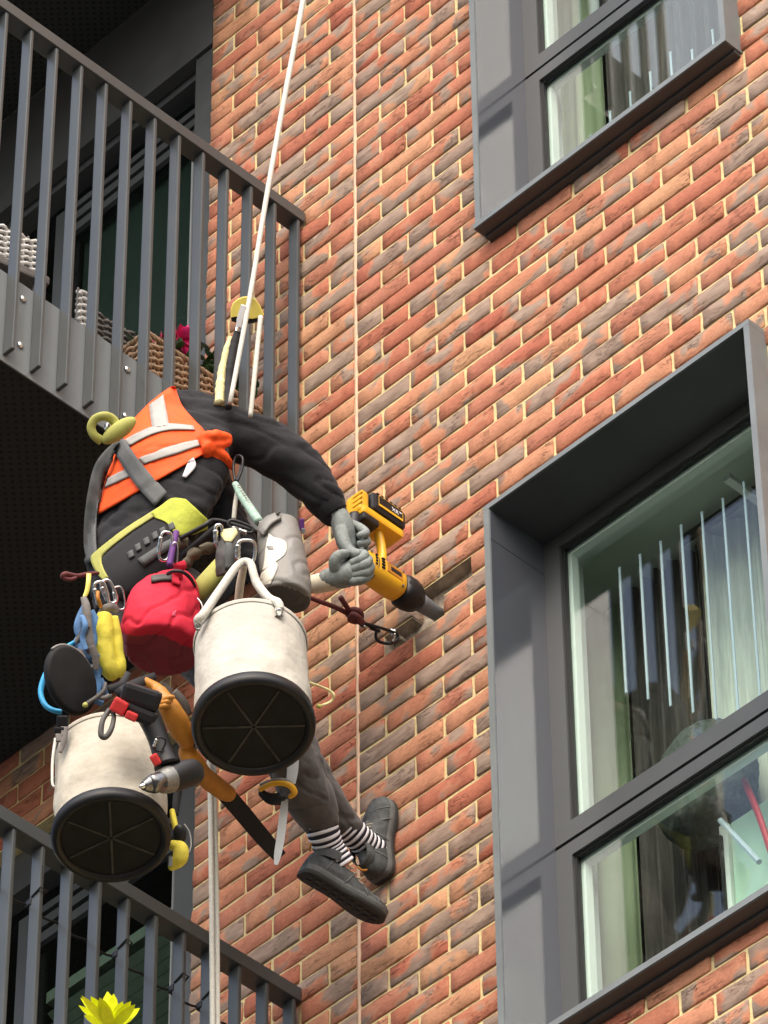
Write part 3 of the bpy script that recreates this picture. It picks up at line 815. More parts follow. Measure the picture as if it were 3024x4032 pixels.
weave_panel(t, -.66, -.84, 13.37, .30, .155, Vector((.2, .98, 0)).normalized(), M['wicker_pale'], M['wicker_grey'], .0125)
m = MB(); m.rbox((-.66, -.84, 13.27), (.05, .32, .035), (Vector((.98, -.2, 0)).normalized(), Vector((.2, .98, 0)).normalized(), Vector((0, 0, 1))), r=.008); m.obj('seat_rail', M['wicker_grey'], t)
for dy in (-.14, .13):
    m = MB(); m.tube([(-.66 + dy * .2, -.84 + dy, 12.45), (-.66 + dy * .2, -.84 + dy, 13.25)], .016, n=8); m.obj('leg', M['wicker_grey'], t)
t = thing('garden_chair', 'narrow pale woven chair arm beside the third balcony bar', 'chair', (-.5, -.65, 12.45), 'woven chairs on the middle balcony')
weave_panel(t, -.47, -.665, 13.05, .050, .17, Vector((0, 1, 0)), M['wicker_pale'], M['wicker_grey'], .014)
weave_panel(t, -.52, -.51, 13.06, .16, .20, Vector((.1, .99, 0)).normalized(), M['wicker_grey'], M['wicker_grey'], .0125)
m = MB(); m.rbox((-.5, -.6, 12.80), (.10, .30, .05), r=.01); m.obj('seat', M['wicker_grey'], t)
for dx, dy in ((-.04, -.12), (.04, .12), (-.04, .12), (.04, -.12)):
    m = MB(); m.tube([(-.5 + dx, -.6 + dy, 12.45), (-.5 + dx, -.6 + dy, 12.78)], .012, n=8); m.obj('leg', M['wicker_grey'], t)

pl = thing('planter_basket', 'tan wicker trough planter behind the balcony bars above the worker', 'planter', (-.37, -.3, 12.7))
weave_panel(pl, -.30, -.31, 12.80, .50, .19, Vector((0, 1, 0)), M['wicker'], M['wicker'], .014, 'woven_side')
weave_panel(pl, -.37, -.565, 12.80, .14, .19, Vector((1, 0, 0)), M['wicker'], M['wicker'], .014, 'woven_end')
rm = MB()
for q in range(3):
    rm.tube([(-.296 + .004 * math.sin(i * 1.4 + q * 2.1), -.565 + .52 * i / 40, 12.902 + .006 * math.cos(i * 1.4 + q * 2.1)) for i in range(41)], .0052, n=5)
    rm.tube([(-.44 + .145 * i / 14, -.568 + .004 * math.sin(i * 1.4 + q * 2.1), 12.902 + .006 * math.cos(i * 1.4 + q * 2.1)) for i in range(15)], .0052, n=5)
rm.obj('rim', M['wicker'], pl, smooth=True)
m = MB(); m.bb(-.43, -.312, -.555, -.06, 12.72, 12.885); m.obj('liner', M['black'], pl)
def leafgeo(mb, c, d, up, L, Wd, cup=.2):
    d = Vector(d).normalized(); s = d.cross(Vector(up)).normalized(); n = s.cross(d)
    rows = [(0, .12), (.3, .9), (.6, 1.0), (.85, .6), (1, .03)]
    vs = []
    for u, w in rows:
        c0 = Vector(c) + d * (L * u) + n * (cup * L * u * u)
        vs += [c0 - s * Wd * w / 2 + n * (cup * Wd * .4 * w), c0, c0 + s * Wd * w / 2 + n * (cup * Wd * .4 * w)]
    fs = []
    for i in range(4):
        a = i * 3; fs += [(a, a + 1, a + 4, a + 3), (a + 1, a + 2, a + 5, a + 4)]
    return mb.add(vs, fs)
def bloom(parent, c, R, mt, n=26, seed=0):
    r = random.Random(seed); m = MB()
    for i in range(n):
        v = Vector((r.gauss(0, 1), r.gauss(0, 1), r.gauss(0, 1) * .8 + .25)).normalized()
        leafgeo(m, Vector(c) + v * R * .35, v + Vector((0, 0, .2)), Vector((r.random(), r.random(), r.random())), R * .75, R * .62, .3)
    return tag(m.obj('bloom', mt, parent, smooth=True), None)
def foliage(parent, c, sx, sy, sz, n, seed, L=.035):
    r = random.Random(seed); m = MB()
    for i in range(n):
        p = Vector(c) + Vector((r.gauss(0, sx), r.gauss(0, sy), r.gauss(0, sz)))
        leafgeo(m, p, (r.gauss(0, 1), r.gauss(0, 1), r.random() * .8), (r.random(), r.random(), 1), L * r.uniform(.7, 1.3), L * r.uniform(.6, .9), .25)
    return tag(m.obj('foliage', M['leaf'], parent, smooth=True), kind='stuff')
def flower_plant(label, blooms, fol, seed):
    c0 = Vector(blooms[0][0]); t = thing('flowering_plant', label, 'plant', (c0.x, c0.y, 12.88), 'plants in the balcony planter')
    for i, (c, R, mt) in enumerate(blooms):
        bloom(t, c, R, mt, seed=seed + i, n=34 if R > .03 else 16)
        m = MB(); m.tube([Vector(c), Vector((c[0], c[1], 12.87))], .002, n=5); m.obj('stem', M['leaf'], t)
    for (c, sx, sy, sz, n) in fol: foliage(t, c, sx, sy, sz, n, seed + 50)
P1 = on_x(383, 737, -.36); P2 = on_x(352, 737, -.37); P3 = on_x(405, 786, -.33); P4 = on_x(456, 782, -.36)
flower_plant('bright pink full bloom rising from the planter beside the white edge of the door jamb', [(P1, .054, M['pink']), (P1 + Vector((0, .02, -.05)), .030, M['pink'])], [(P1 + Vector((0, 0, -.07)), .02, .03, .02, 24)], 1)
flower_plant('small pale pink bloom at the left end of the planter flowers', [(P2, .030, M['pink_pale'])], [(P2 + Vector((0, 0, -.05)), .015, .02, .015, 20), (on_x(300, 742, -.36), .01, .015, .012, 10)], 11)
flower_plant('tiny pink buds among green leaves at the right end of the planter', [(P3, .013, M['pink_pale']), (P4, .016, M['pink_pale'])], [(on_x(465, 806, -.34), .02, .04, .025, 90), (on_x(510, 850, -.34), .02, .03, .03, 70)], 21)

# cable of small lights along the lower balcony bars
cab = thing('light_cable', 'thin dark cable tied along the lower balcony bars', 'cable', (-.28, -.6, 10.48))
m = MB(); pts = []
for i in range(60):
    y = -1.25 + i * .02; fr = ((y + .025) / .1) % 1.0
    pts.append((-.272 + .0 * fr, y, 10.482 - .012 * math.sin(math.pi * fr)))
m.tube(pts, .0035, n=6); m.obj('wire', M['black'], cab, smooth=True)
for yy in (-.925, -.625, -.325, -.425):
    m = MB(); m.rbox((-.262, yy, 10.478), (.022, .020, .022), r=.004); m.tube([(-.25, yy - .008, 10.49), (-.214, yy - .010, 10.50), (-.213, yy + .010, 10.50), (-.25, yy + .012, 10.485)], .003, n=6); m.tube([(-.215, yy, 10.50), (-.20, yy - .018, 10.56)], .0012, n=5)
    m.obj('clip', M['black'], cab)

fl = thing('yellow_flower', 'lemon yellow lily flower at the bottom edge in front of the lower balcony', 'flower', W(240, 2225, 13.25))
fc = W(240, 2222, 13.25)
PET = [(172, 2146, 20), (176, 2158, 16), (170, 2172, 18), (195, 2150, 26), (214, 2150, 32), (233, 2146, 36), (246, 2148, 30), (266, 2162, 26), (286, 2160, 26), (298, 2166, 24), (300, 2180, 24), (190, 2185, 22), (180, 2193, 20), (222, 2165, 26), (262, 2180, 24), (285, 2190, 22)]
for i, (x, y, wd) in enumerate(PET):
    tip = W(x, y, 13.25 - .05 + .012 * ((i * 7) % 9)); m = MB()
    dv = tip - fc; leafgeo(m, fc - dv * .1, dv, -CAM_F + Vector((0, 0, .2)), dv.length * 1.1, wd * px(13.2) * .95, .12)
    m.obj('petal', M['lemon'], fl, smooth=True)
m = MB(); m.tube([fc - Vector((0, 0, .9)), fc], .006, n=8); m.obj('stem', M['leaf'], fl)

# ================================================================== THE WORKER
FLAT_ = (CAM_F * .713 - CAM_U * .700).normalized()       # level, away from the camera
def section(x, y, d, mx, my, t, n=28, pw=2.3, lvl=False):
    s = px(d); c = W(x, y, d); A = CAM_R * (mx * s) - CAM_U * (my * s); r = []
    Nn = (FLAT_ if lvl else CAM_F) * t
    for i in range(n):
        q = 2 * math.pi * i / n; cq, sq = math.cos(q), math.sin(q)
        e = (abs(cq) ** pw + abs(sq) ** pw) ** (-1 / pw)
        r.append(c + A * (cq * e) + Nn * (sq * e))
    return r
def loft(secs, k=4, lvl=False):
    m = MB(); m.rings([section(*q, lvl=lvl) for q in smoothpath(secs, k)]); return m
def tubes(*paths, n=14, k=6):
    out = []
    for p in paths:
        m = MB(); ptube(m, p, k, n)
        for q in (p[0], p[-1]): m.ball(W(*q[:3]), q[3] * px(q[2]) * .995, (CAM_R, CAM_F, CAM_U), 14, 10)
        out.append(m)
    return out
person = thing('person', 'worker hanging on ropes in dark hoodie, orange reflective vest, grey gloves and striped socks', 'person', W(400, 1200, 14.45))

TORSO = [(300, 1275, 14.40, 96, -46, .125), (315, 1210, 14.42, 120, -62, .135), (338, 1120, 14.50, 150, -78, .145), (358, 1030, 14.58, 140, -68, .145), (380, 950, 14.65, 128, -32, .142), (392, 897, 14.72, 106, -14, .125), (402, 870, 14.76, 70, 0, .095), (386, 852, 14.78, 34, 2, .060), (377, 841, 14.79, 12, 1, .03)]
ARM = [(405, 900, 14.70, 62), (450, 918, 14.68, 63), (510, 938, 14.66, 60), (570, 960, 14.64, 60), (628, 998, 14.62, 57), (673, 1042, 14.60, 52), (702, 1078, 14.58, 43), (719, 1104, 14.57, 34)]
ARM2 = [(430, 985, 14.78, 50), (470, 1080, 14.72, 46), (520, 1180, 14.62, 40), (560, 1235, 14.55, 32)]
def wr(v, n):
    a = noise.noise(Vector((v.x * 9, v.y * 9, v.z * 26)))
    b = noise.noise(v * 30)
    c = abs(noise.noise(Vector((v.x * 6 + 4, v.y * 6, v.z * 17 + v.x * 12))))
    d = abs(noise.noise(Vector((v.x * 20 - v.z * 9, v.y * 20, v.z * 16 + 11))))
    return .0075 * a + .0005 * b - .0055 * max(0, 1 - c / .13)
hood = fuse([loft(TORSO)] + tubes(ARM, ARM2, n=18), .0075, 5, wr)
hood0 = fuse([loft(TORSO)] + tubes(ARM, ARM2, n=18), .0075, 8, lambda v, n: .004)
bvh = BVHTree.FromPolygons([tuple(v) for v in hood0.v], hood0.f)
hood.obj('hoodie', M['hoodie'], person, smooth=True)
m = MB(); ptube(m, [(706, 1084, 14.575, 37), (715, 1098, 14.57, 35), (723, 1110, 14.567, 31)], 3, 18); m.obj('cuff', M['hoodie'], person, smooth=True)

# the body under the clothes: one continuous surface
def slim(P, f): return [tuple(q[:3]) + (q[3] * f,) for q in P]
LEGL = [(345, 1290, 14.40, 74), (430, 1400, 14.20, 68), (520, 1500, 14.02, 60), (585, 1570, 13.96, 54), (630, 1650, 13.98, 57), (666, 1718, 14.02, 54), (688, 1762, 14.05, 47)]
LEGR = [(380, 1290, 14.45, 74), (480, 1400, 14.36, 68), (590, 1540, 14.24, 58), (660, 1660, 14.20, 50), (715, 1745, 14.22, 40), (752, 1788, 14.24, 33)]
bod = fuse([loft([tuple(q[:3]) + (q[3] * .86, q[4] * .86, q[5] * .86) for q in TORSO[:-3]])] +
           tubes(slim(ARM, .6), [(713, 1103, 14.57, 19), (728, 1118, 14.56, 17), (745, 1145, 14.55, 15)], slim(ARM2, .66) + [(620, 1262, 14.50, 24), (660, 1266, 14.48, 20), (690, 1261, 14.47, 18), (735, 1250, 14.46, 16)],
                 slim(LEGL, .72) + [(700, 1800, 14.05, 25), (712, 1840, 14.06, 23), (735, 1880, 14.05, 24)], slim(LEGR, .74) + [(780, 1812, 14.26, 22), (815, 1840, 14.28, 22)],
                 [(430, 945, 14.80, 40), (448, 970, 14.90, 36), (458, 990, 14.96, 40)]) +
           [MB().ball(W(462, 990, 15.00), (.075, .095, .105), (CAM_R, CAM_F, CAM_U), 18, 14), MB().ball(W(484, 1012, 15.02), .013), MB().ball(W(470, 1040, 15.0), (.03, .03, .02), (CAM_R, CAM_F, CAM_U))], .0085, 4)
bod.obj('body', M['skin'], person, smooth=True)
hm = MB(); hm.ball(W(456, 975, 15.0), (.082, .102, .100), (CAM_R, CAM_F, CAM_U), 18, 14)
fuse([hm], .009, 2, lambda v, n: .005 * noise.noise(v * 45)).obj('hair', M['hair'], person, smooth=True)

# trousers
def trw(v, n):
    return .009 * noise.noise(Vector((v.x * 12, v.y * 12, v.z * 22))) - .006 * max(0, 1 - 9 * abs(noise.noise(Vector((v.x * 11 + 7, v.y * 11, v.z * 26)))))
tr = fuse([loft([(300, 1250, 14.40, 92, -44, .118), (318, 1300, 14.40, 96, -44, .13), (345, 1350, 14.36, 80, -30, .12)])] + tubes(LEGL, LEGR, n=18), .008, 4, trw)
tr.obj('trousers', M['trouser'], person, smooth=True)
m = MB(); ptube(m, [(660, 1706, 14.02, 54), (670, 1726, 14.025, 55), (681, 1748, 14.04, 51), (689, 1766, 14.05, 46)], 4, 20); m.obj('cuff', M['trouser'], person, smooth=True)
m = MB(); ptube(m, [(686, 1758, 14.05, 38), (694, 1778, 14.05, 37)], 3, 18); m.obj('cuff', M['sock_b'], person, smooth=True)

def sock(path, n):
    Q = smoothpath(path, 10); L = resample([(q[0], q[1], q[2], q[3]) for q in Q], n * 4)
    m = MB()
    for i in range(n):
        seg = L[i * 4:i * 4 + 5]; m.mi = i % 2
        rr = [px(q[2]) * q[3] * (1 + .03 * math.sin(math.pi * j / 4)) for j, q in enumerate(seg)]
        m.tube([W(*q[:3]) for q in seg], rr, n=20, up=CAM_F, cap=False)
    return m.obj('sock', [M['sock_w'], M['sock_b']], person, smooth=True)
sock([(690, 1768, 14.05, 37), (699, 1800, 14.05, 35), (712, 1835, 14.06, 33), (735, 1872, 14.06, 34)], 19)
sock([(747, 1784, 14.24, 33), (768, 1804, 14.25, 31), (792, 1826, 14.27, 31), (815, 1845, 14.29, 33)], 17)

def shoe(heel, F, U, Lh=.27, flip=1, kw=1.14, kh=1.08):
    F = F.normalized(); U = (U - F * U.dot(F)).normalized(); S = F.cross(U) * flip
    prof = [(0.0, .018, .050), (.03, .029, .066), (.10, .036, .078), (.2, .037, .082), (.32, .035, .084), (.45, .036, .074), (.58, .042, .062), (.7, .0465, .053), (.82, .046, .047), (.91, .038, .043), (.97, .025, .037), (1.0, .010, .028)]
    prof = [(l, w * kw, h * kh) for l, w, h in prof]
    bend = lambda l: .006 * math.sin(l * 3.1) + (.004 * (l - .5))
    def P(l, s, h): return heel + F * (l * Lh) + S * (s + bend(l)) + U * (h + .012 * max(0, l - .75) * 4 * max(0, l - .75))
    def outline(k, e=0): return [(l, w * k + e) for l, w, h in prof]
    rings = []
    for l, w, h in smoothpath(prof, 3):
        r = []
        for i in range(20):
            q = 2 * math.pi * i / 20; x = math.cos(q); z = math.sin(q)
            if z < 0: r.append(P(l, x * w * .97, .022 + z * .004))
            else: r.append(P(l, x * w * (1 - .35 * z * z * (1 if l < .6 else .5)), .022 + (h - .022) * z))
        rings.append(r)
    up = MB().rings(rings)
    up = fuse([up], .004, 3, lambda v, n: .0012 * noise.noise(v * 90)).obj('shoe', M['shoe'], person, smooth=True)
    def slab(h0, h1, k0, k1, nm, mt):
        rr = []
        for hh, kk in ((h0, k0), ((h0 + h1) / 2, max(k0, k1) * 1.01), (h1, k1)):
            pr = smoothpath(prof, 3); left = [P(l, w * kk, hh) for l, w, h in pr]; right = [P(l, -w * kk, hh) for l, w, h in reversed(pr)]
            rr.append(left + right)
        return MB().rings(rr).obj(nm, mt, up, smooth=False)
    slab(0, .011, 1.05, 1.08, 'sole', M['shoe_sole']); slab(.0112, .027, 1.06, 1.02, 'midsole', M['shoe_mid'])
    tr = MB()
    for i in range(9):
        l = .08 + .1 * i
        tr.box(P(l, .016, -.002), (.014, .020, .004), (F, S, U)); tr.box(P(l + .03, -.016, -.002), (.014, .020, .004), (F, S, U))
    tr.obj('tread', M['shoe_sole'], up)
    lc = MB()
    for i in range(6):
        l = .42 + .055 * i; h = (.080 - .040 * (l - .36) / .34) * kh
        lc.tube([P(l, -.020, h + .002), P(l + .012, 0, h + .008), P(l + .024, .020, h + .002)], .0026, n=6)
    lc.obj('lace', M['lace'], up, smooth=True)
    sm_ = MB()
    for l0, l1 in ((.16, .24), (.40, .50), (.66, .60), (.80, .78)):
        w = next(q for q in prof if q[0] >= l0)
        pts = []
        for i in range(13):
            a = math.pi * i / 12; l = l0 + (l1 - l0) * math.sin(a)
            pts.append(P(l, w[1] * 1.0 * math.cos(a) * (1 - .35 * math.sin(a) ** 2 * (1 if l < .6 else .5)), .022 + (w[2] - .021) * math.sin(a)))
        sm_.tube(pts, .0022, n=6)
    sm_.obj('seam', M['shoe_mid'], up, smooth=True)
    m = MB(); m.tube(smoothpath([P(.0, -.004, .070), P(-.03, 0, .085), P(.0, .004, .098)], 4), .003, n=6); m.obj('pull_tab', M['tool_orange'], up, smooth=True)
    co = MB(); rr = []
    for hh, sc in ((.070, 1.04), (.088, 1.0), (.096, .94), (.090, .86)):
        rr.append([P(.19 + .15 * math.cos(q) * sc, .034 * math.sin(q) * sc, hh + .008 * math.cos(q)) for q in [2 * math.pi * i / 18 for i in range(18)]])
    co.rings(rr, cap=False); co.obj('collar', M['shoe'], up, smooth=True)
    return P
hL = W(650, 1886, 13.99); tL = W(812, 1990, 14.06)
UL = CAM_R * .58 + CAM_U * .62 + CAM_F * .50
shoe(hL, tL - hL, UL, .265)
hR = Vector((.108, -.008, 10.868))
shoe(hR, Vector((.05, -.02, 1)), Vector((0, -1, 0)), .27, -1)

# gloves on the tool
def merge(ms):
    m = MB()
    for q in ms: m.add(q.v, q.f)
    m.v = [v + Vector((noise.noise(v * 130), noise.noise(v * 130 + Vector((9, 0, 0))), noise.noise(v * 130 + Vector((0, 9, 0))))) * .0011 for v in m.v]
    return m
def glove_noise(v, n): return .0012 * noise.noise(v * 110) - .0022 * max(0, .16 - abs(noise.noise(Vector((v.x * 60, v.y * 60, v.z * 90)))))
G1 = merge(tubes([(716, 1100, 14.57, 22), (733, 1118, 14.555, 23), (742, 1142, 14.54, 24), (747, 1168, 14.53, 22), (752, 1186, 14.52, 18)],
                [(738, 1146, 14.51, 15), (744, 1172, 14.48, 14), (756, 1190, 14.46, 12.5), (772, 1197, 14.445, 11), (786, 1196, 14.45, 9.5)],
                [(748, 1130, 14.58, 11), (770, 1136, 14.565, 10), (787, 1146, 14.52, 9.5), (789, 1153, 14.485, 9), (778, 1156, 14.465, 7.5)],
                [(748, 1148, 14.58, 11), (770, 1154, 14.565, 10), (790, 1165, 14.52, 9.5), (791, 1172, 14.485, 9), (778, 1174, 14.465, 7.5)],
                [(746, 1162, 14.58, 11), (768, 1172, 14.565, 10), (787, 1184, 14.52, 9), (786, 1191, 14.49, 8)], n=16, k=8))
G1.obj('glove', M['glove'], person, smooth=True)
G2 = merge(tubes([(708, 1250, 14.46, 22), (735, 1245, 14.45, 27), (760, 1238, 14.445, 27), (772, 1232, 14.45, 22)],
                [(728, 1236, 14.44, 15), (723, 1216, 14.43, 13.5), (730, 1201, 14.43, 12), (746, 1196, 14.44, 10)],
                [(762, 1220, 14.44, 13), (780, 1210, 14.41, 11.5), (788, 1199, 14.42, 10.5), (778, 1194, 14.45, 9)],
                [(764, 1230, 14.43, 13), (786, 1222, 14.40, 11.5), (796, 1210, 14.42, 10.5), (788, 1203, 14.45, 9)],
                [(764, 1243, 14.43, 13), (788, 1238, 14.40, 11.5), (800, 1225, 14.42, 10.5), (794, 1215, 14.45, 9)],
                [(760, 1255, 14.43, 12), (784, 1252, 14.40, 10.5), (798, 1241, 14.42, 9.5), (797, 1230, 14.45, 8)], n=16, k=8))
G2.obj('glove', M['glove'], person, smooth=True)
m = MB(); ptube(m, [(772, 1190, 14.50, 15), (756, 1208, 14.50, 17), (742, 1222, 14.495, 17), (736, 1234, 14.49, 14)], 5, 12); GRIP = m
m = MB(); ptube(m, [(676, 1263, 14.475, 21), (690, 1260, 14.47, 22), (712, 1255, 14.462, 23), (732, 1250, 14.455, 23)], 5, 18); m.obj('glove_cuff', M['glove_cuff'], person, smooth=True)
m = MB(); ptube(m, [(722, 1108, 14.563, 23), (733, 1120, 14.556, 22)], 4, 16); m.obj('glove_cuff', M['glove_cuff'], person, smooth=True)

# orange vest
vest = drape([(375, 834), (330, 868), (291, 908), (268, 950), (248, 988), (232, 1022), (221, 1066), (215, 1112)],
             [(378, 834), (395, 879), (419, 908), (441, 932), (444, 955), (440, 982)], bvh, 14.6, .003, .004, 44, 30)
vest.v = [v - CAM_F * (.004 * noise.noise(Vector((v.x * 10, v.y * 10, v.z * 40))) - .005 * max(0, 1 - 8 * abs(noise.noise(Vector((v.x * 9 + 3, v.y * 9, v.z * 30)))))) for v in vest.v]
vo = vest.obj('vest', M['orange'], person, smooth=True)
vb = BVHTree.FromPolygons([tuple(v) for v in vest.v], vest.f)
def both(A, Bq, nm, mt, parent, off=.002, th=.003, nu=20, nv=4, d=14.55, b=None):
    m = drape(A, Bq, b or vb2, d, off, th, nu, nv); return m.obj(nm, mt, parent, smooth=True)
allm = MB(); allm.add(hood0.v, hood0.f); allm.add(vest.v, vest.f)
vb2 = BVHTree.FromPolygons([tuple(v) for v in allm.v], allm.f)
both([(323, 876), (325, 898), (329, 926)], [(354, 854), (360, 887), (366, 920)], 'reflective_tape', M['reflect'], vo)
both([(267, 953), (296, 937), (328, 923), (364, 916), (418, 921)], [(281, 965), (305, 951), (335, 938), (372, 930), (421, 930)], 'reflective_tape', M['reflect'], vo)
both([(300, 991), (330, 979), (364, 966), (398, 957), (430, 950)], [(311, 1004), (345, 992), (383, 981), (410, 971), (436, 963)], 'reflective_tape', M['reflect'], vo)
both([(235, 1034), (252, 1024), (272, 1014)], [(228, 1054), (255, 1042), (286, 1028)], 'reflective_tape', M['reflect'], vo)
kn = fuse(tubes([(432, 950, 14.50, 11), (446, 944, 14.47, 14), (468, 940, 14.47, 12), (492, 944, 14.49, 8), (494, 956, 14.49, 8), (470, 962, 14.47, 11), (450, 964, 14.47, 10)],
                [(440, 952, 14.47, 12), (449, 968, 14.455, 14), (444, 984, 14.47, 11)], [(452, 972, 14.47, 10), (472, 976, 14.47, 10), (490, 990, 14.48, 9), (501, 1010, 14.50, 6)],
                [(456, 980, 14.475, 8), (472, 994, 14.48, 10), (484, 1012, 14.50, 7)], n=10), .004, 2, lambda v, n: .003 * noise.noise(v * 60))
kn.obj('vest_knot', M['orange'], vo, smooth=True)
both([(407, 997), (401, 1013), (394, 1030)], [(418, 989), (423, 1008), (402, 1033)], 'print', M['white'], person, nu=8, nv=2)

# ------------------------------------------------------------------ harness
har = thing('harness', 'black climbing harness with lime pads and grey back straps round the worker\'s waist', 'harness', W(330, 1180, 14.3))
both([(252, 950), (222, 978), (202, 1010), (190, 1060), (182, 1120), (181, 1180), (190, 1222)], [(264, 962), (247, 988), (236, 1012), (226, 1045), (216, 1090), (211, 1150), (213, 1205)], 'back_strap', M['strap_grey'], har, .008, .003, 26, 4)
both([(247, 972), (292, 1046), (336, 1096)], [(270, 949), (313, 1010), (363, 1067)], 'back_strap', M['strap_grey'], har, .011, .003, 20, 4)
both([(338, 1124), (288, 1156), (238, 1196), (222, 1218), (232, 1258), (262, 1300)], [(372, 1128), (396, 1158), (415, 1185), (400, 1225), (360, 1270), (320, 1310)], 'waist_pad', M['black_cloth'], har, .006, .012, 26, 14)
both([(374, 1082), (328, 1111), (273, 1147), (219, 1190), (203, 1210), (217, 1243), (232, 1258)], [(368, 1098), (332, 1123), (284, 1155), (234, 1196), (225, 1214), (233, 1240), (240, 1250)], 'lime_edge', M['lime_trim'], har, .012, .008, 34, 4)
both([(330, 1113), (352, 1096), (374, 1081), (402, 1083)], [(338, 1124), (362, 1134), (388, 1162), (452, 1132)], 'lime_panel', M['lime'], har, .012, .010, 18, 10)
for i, (x, y) in enumerate([(300, 1185), (318, 1172), (336, 1160), (352, 1150), (370, 1140), (285, 1200)]):
    both([(x - 6, y - 2), (x - 2, y + 12)], [(x + 5, y - 8), (x + 9, y + 5)], 'web_tab', M['strap_grey'], har, .020, .003, 4, 2)
both([(300, 1212), (350, 1178), (382, 1160)], [(312, 1226), (360, 1192), (392, 1175)], 'web_loop', M['strap_grey'], har, .020, .004, 12, 2)
m = MB(); m.ball(W(257, 930, 14.45), (.056, .020, .024), ((CAM_R * .81 + CAM_U * .58).normalized(), CAM_F, (CAM_R * -.58 + CAM_U * .81).normalized()), 20, 12)
m.obj('shoulder_pad', M['lime_trim'], har, smooth=True)
m = MB(); ptube(m, [(219, 952, 14.46, 7), (203, 940, 14.45, 6.5), (197, 922, 14.45, 6.5), (206, 905, 14.45, 6.5), (226, 899, 14.45, 7), (243, 906, 14.46, 7), (254, 922, 14.46, 7)], 6, 10, flat=1.5); m.obj('back_loop', M['lime_trim'], har, smooth=True)
m = MB(); m.rbox(W(232, 922, 14.47), (.016, .014, .022), r=.004); m.obj('buckle', M['steel'], har)
m = MB(); strap(m, [(478, 1222, 14.16, 20), (452, 1256, 14.12, 24), (420, 1290, 14.12, 24), (380, 1320, 14.15, 22)], .012); m.obj('leg_loop', M['lime_trim'], har, smooth=True)
m = MB(); strap(m, [(505, 1240, 14.14, 16), (480, 1282, 14.10, 18), (440, 1322, 14.10, 18)], .012); m.obj('leg_loop', M['black_cloth'], har, smooth=True)
m = MB(); strap(m, [(388, 1164, 14.20, 5), (440, 1136, 14.20, 5), (462, 1124, 14.22, 5), (500, 1132, 14.22, 5), (550, 1148, 14.22, 5)], .01); m.obj('gear_rail', M['black'], har, smooth=True)
m = MB(); strap(m, [(395, 1200, 14.22, 7), (430, 1170, 14.18, 7), (470, 1135, 14.18, 6)], .008); m.obj('gear_rail', M['black_cloth'], har, smooth=True)
gp = MB()
for (x, y, d, r) in [(395, 1172, 14.22, 15), (420, 1195, 14.2, 18), (445, 1185, 14.2, 16), (405, 1215, 14.2, 14), (470, 1180, 14.2, 12)]: gp.ball(W(x, y, d), r * px(d), n=10, m=8)
fuse([gp], .005, 3, lambda v, n: .008 * noise.noise(v * 40)).obj('hip_pouch', mat('pouch_olive', (.10, .085, .055), .9, noise_amt=.7, noise_scale=28), har, smooth=True)

def carabiner(x, y, d, w, h, ang, label, mt, group='carabiners on the harness', wire=3.2, name='carabiner', tilt=.35):
    c = W(x, y, d); s = px(d); a = math.radians(ang)
    X = (CAM_R * math.cos(a) + CAM_U * math.sin(a)); Y = (-CAM_R * math.sin(a) + CAM_U * math.cos(a)); X = (X + CAM_F * tilt).normalized()
    t = thing(name, label, 'carabiner', c, group)
    pts = []
    for i in range(28):
        q = 2 * math.pi * i / 28; cq, sq = math.cos(q), math.sin(q)
        e = (abs(cq) ** 3.2 + abs(sq) ** 3.2) ** (-1 / 3.2)
        pts.append(c + X * (w / 2 * s * cq * e * (1 + .12 * sq)) + Y * (h / 2 * s * sq * e))
    b = MB(); b.tube(pts, wire * s, n=8, closed=True); bo = b.obj('frame', mt, t, smooth=True)
    gm = MB(); p0 = c + X * (-w / 2 * s) + Y * (-h * .30 * s); p1 = c + X * (-w / 2 * s * .96) + Y * (h * .30 * s)
    gm.tube([p0 + (p1 - p0) * (i / 10) for i in range(11)], [wire * s * (1.55 if i not in (3, 7) else 1.25) for i in range(11)], n=10)
    gm.obj('screw_gate', M['steel'], t, smooth=True)
    return t
carabiner(357, 1180, 14.05, 26, 62, -8, 'silver screw gate carabiner above the red bag', M['steel'])
carabiner(532, 1192, 13.98, 40, 50, 0, 'silver oval carabiner holding the right bucket\'s rope handle', M['steel'], wire=3.8)
carabiner(220, 1285, 13.95, 26, 58, 15, 'silver carabiner above the blue slings, left of the hip', M['steel'], wire=3.4)
carabiner(236, 1278, 13.97, 24, 52, 25, 'ribbed silver carabiner above the yellow sling', M['steel'], wire=3.4)
carabiner(258, 1292, 13.98, 22, 50, 12, 'thin wire gate carabiner between the yellow sling and the red bag', M['steel'], wire=2.0)
carabiner(520, 1138, 14.18, 18, 56, 72, 'black carabiner lying along the harness rail beside the green lanyard', M['black'], wire=3.6)
carabiner(474, 1160, 14.10, 16, 52, 4, 'grey carabiner hanging left of the yellow flap', M['steel'], wire=4.0)
carabiner(345, 1608, 13.28, 22, 30, -20, 'dark wire clip beside the drill handle on the left bucket', M['black'], wire=2.2)
carabiner(378, 1196, 14.04, 12, 48, 0, 'slim steel clip beside the purple cord', M['steel'], wire=1.8)
m = MB(); ptube(m, [(381, 1150, 14.10, 7), (373, 1185, 14.04, 7), (366, 1222, 14.0, 7)], 6, 8); tag(m.obj('cord', M['purple'], smooth=True), 'short purple cord behind the silver carabiner above the red bag', 'cord')
t = thing('pouch', 'black hip pouch with a yellow flap left of the grey bag', 'pouch', W(495, 1180, 14.08))
m = fuse([loft([(490, 1240, 14.06, 22, -8, .025), (492, 1200, 14.08, 27, -8, .034), (496, 1165, 14.10, 24, -6, .030), (498, 1140, 14.12, 16, -4, .02)])], .005, 2, lambda v, n: .003 * noise.noise(v * 45)); m.obj('bag', M['bag_dark'], t, smooth=True)
pb = BVHTree.FromPolygons([tuple(v) for v in m.v], m.f)
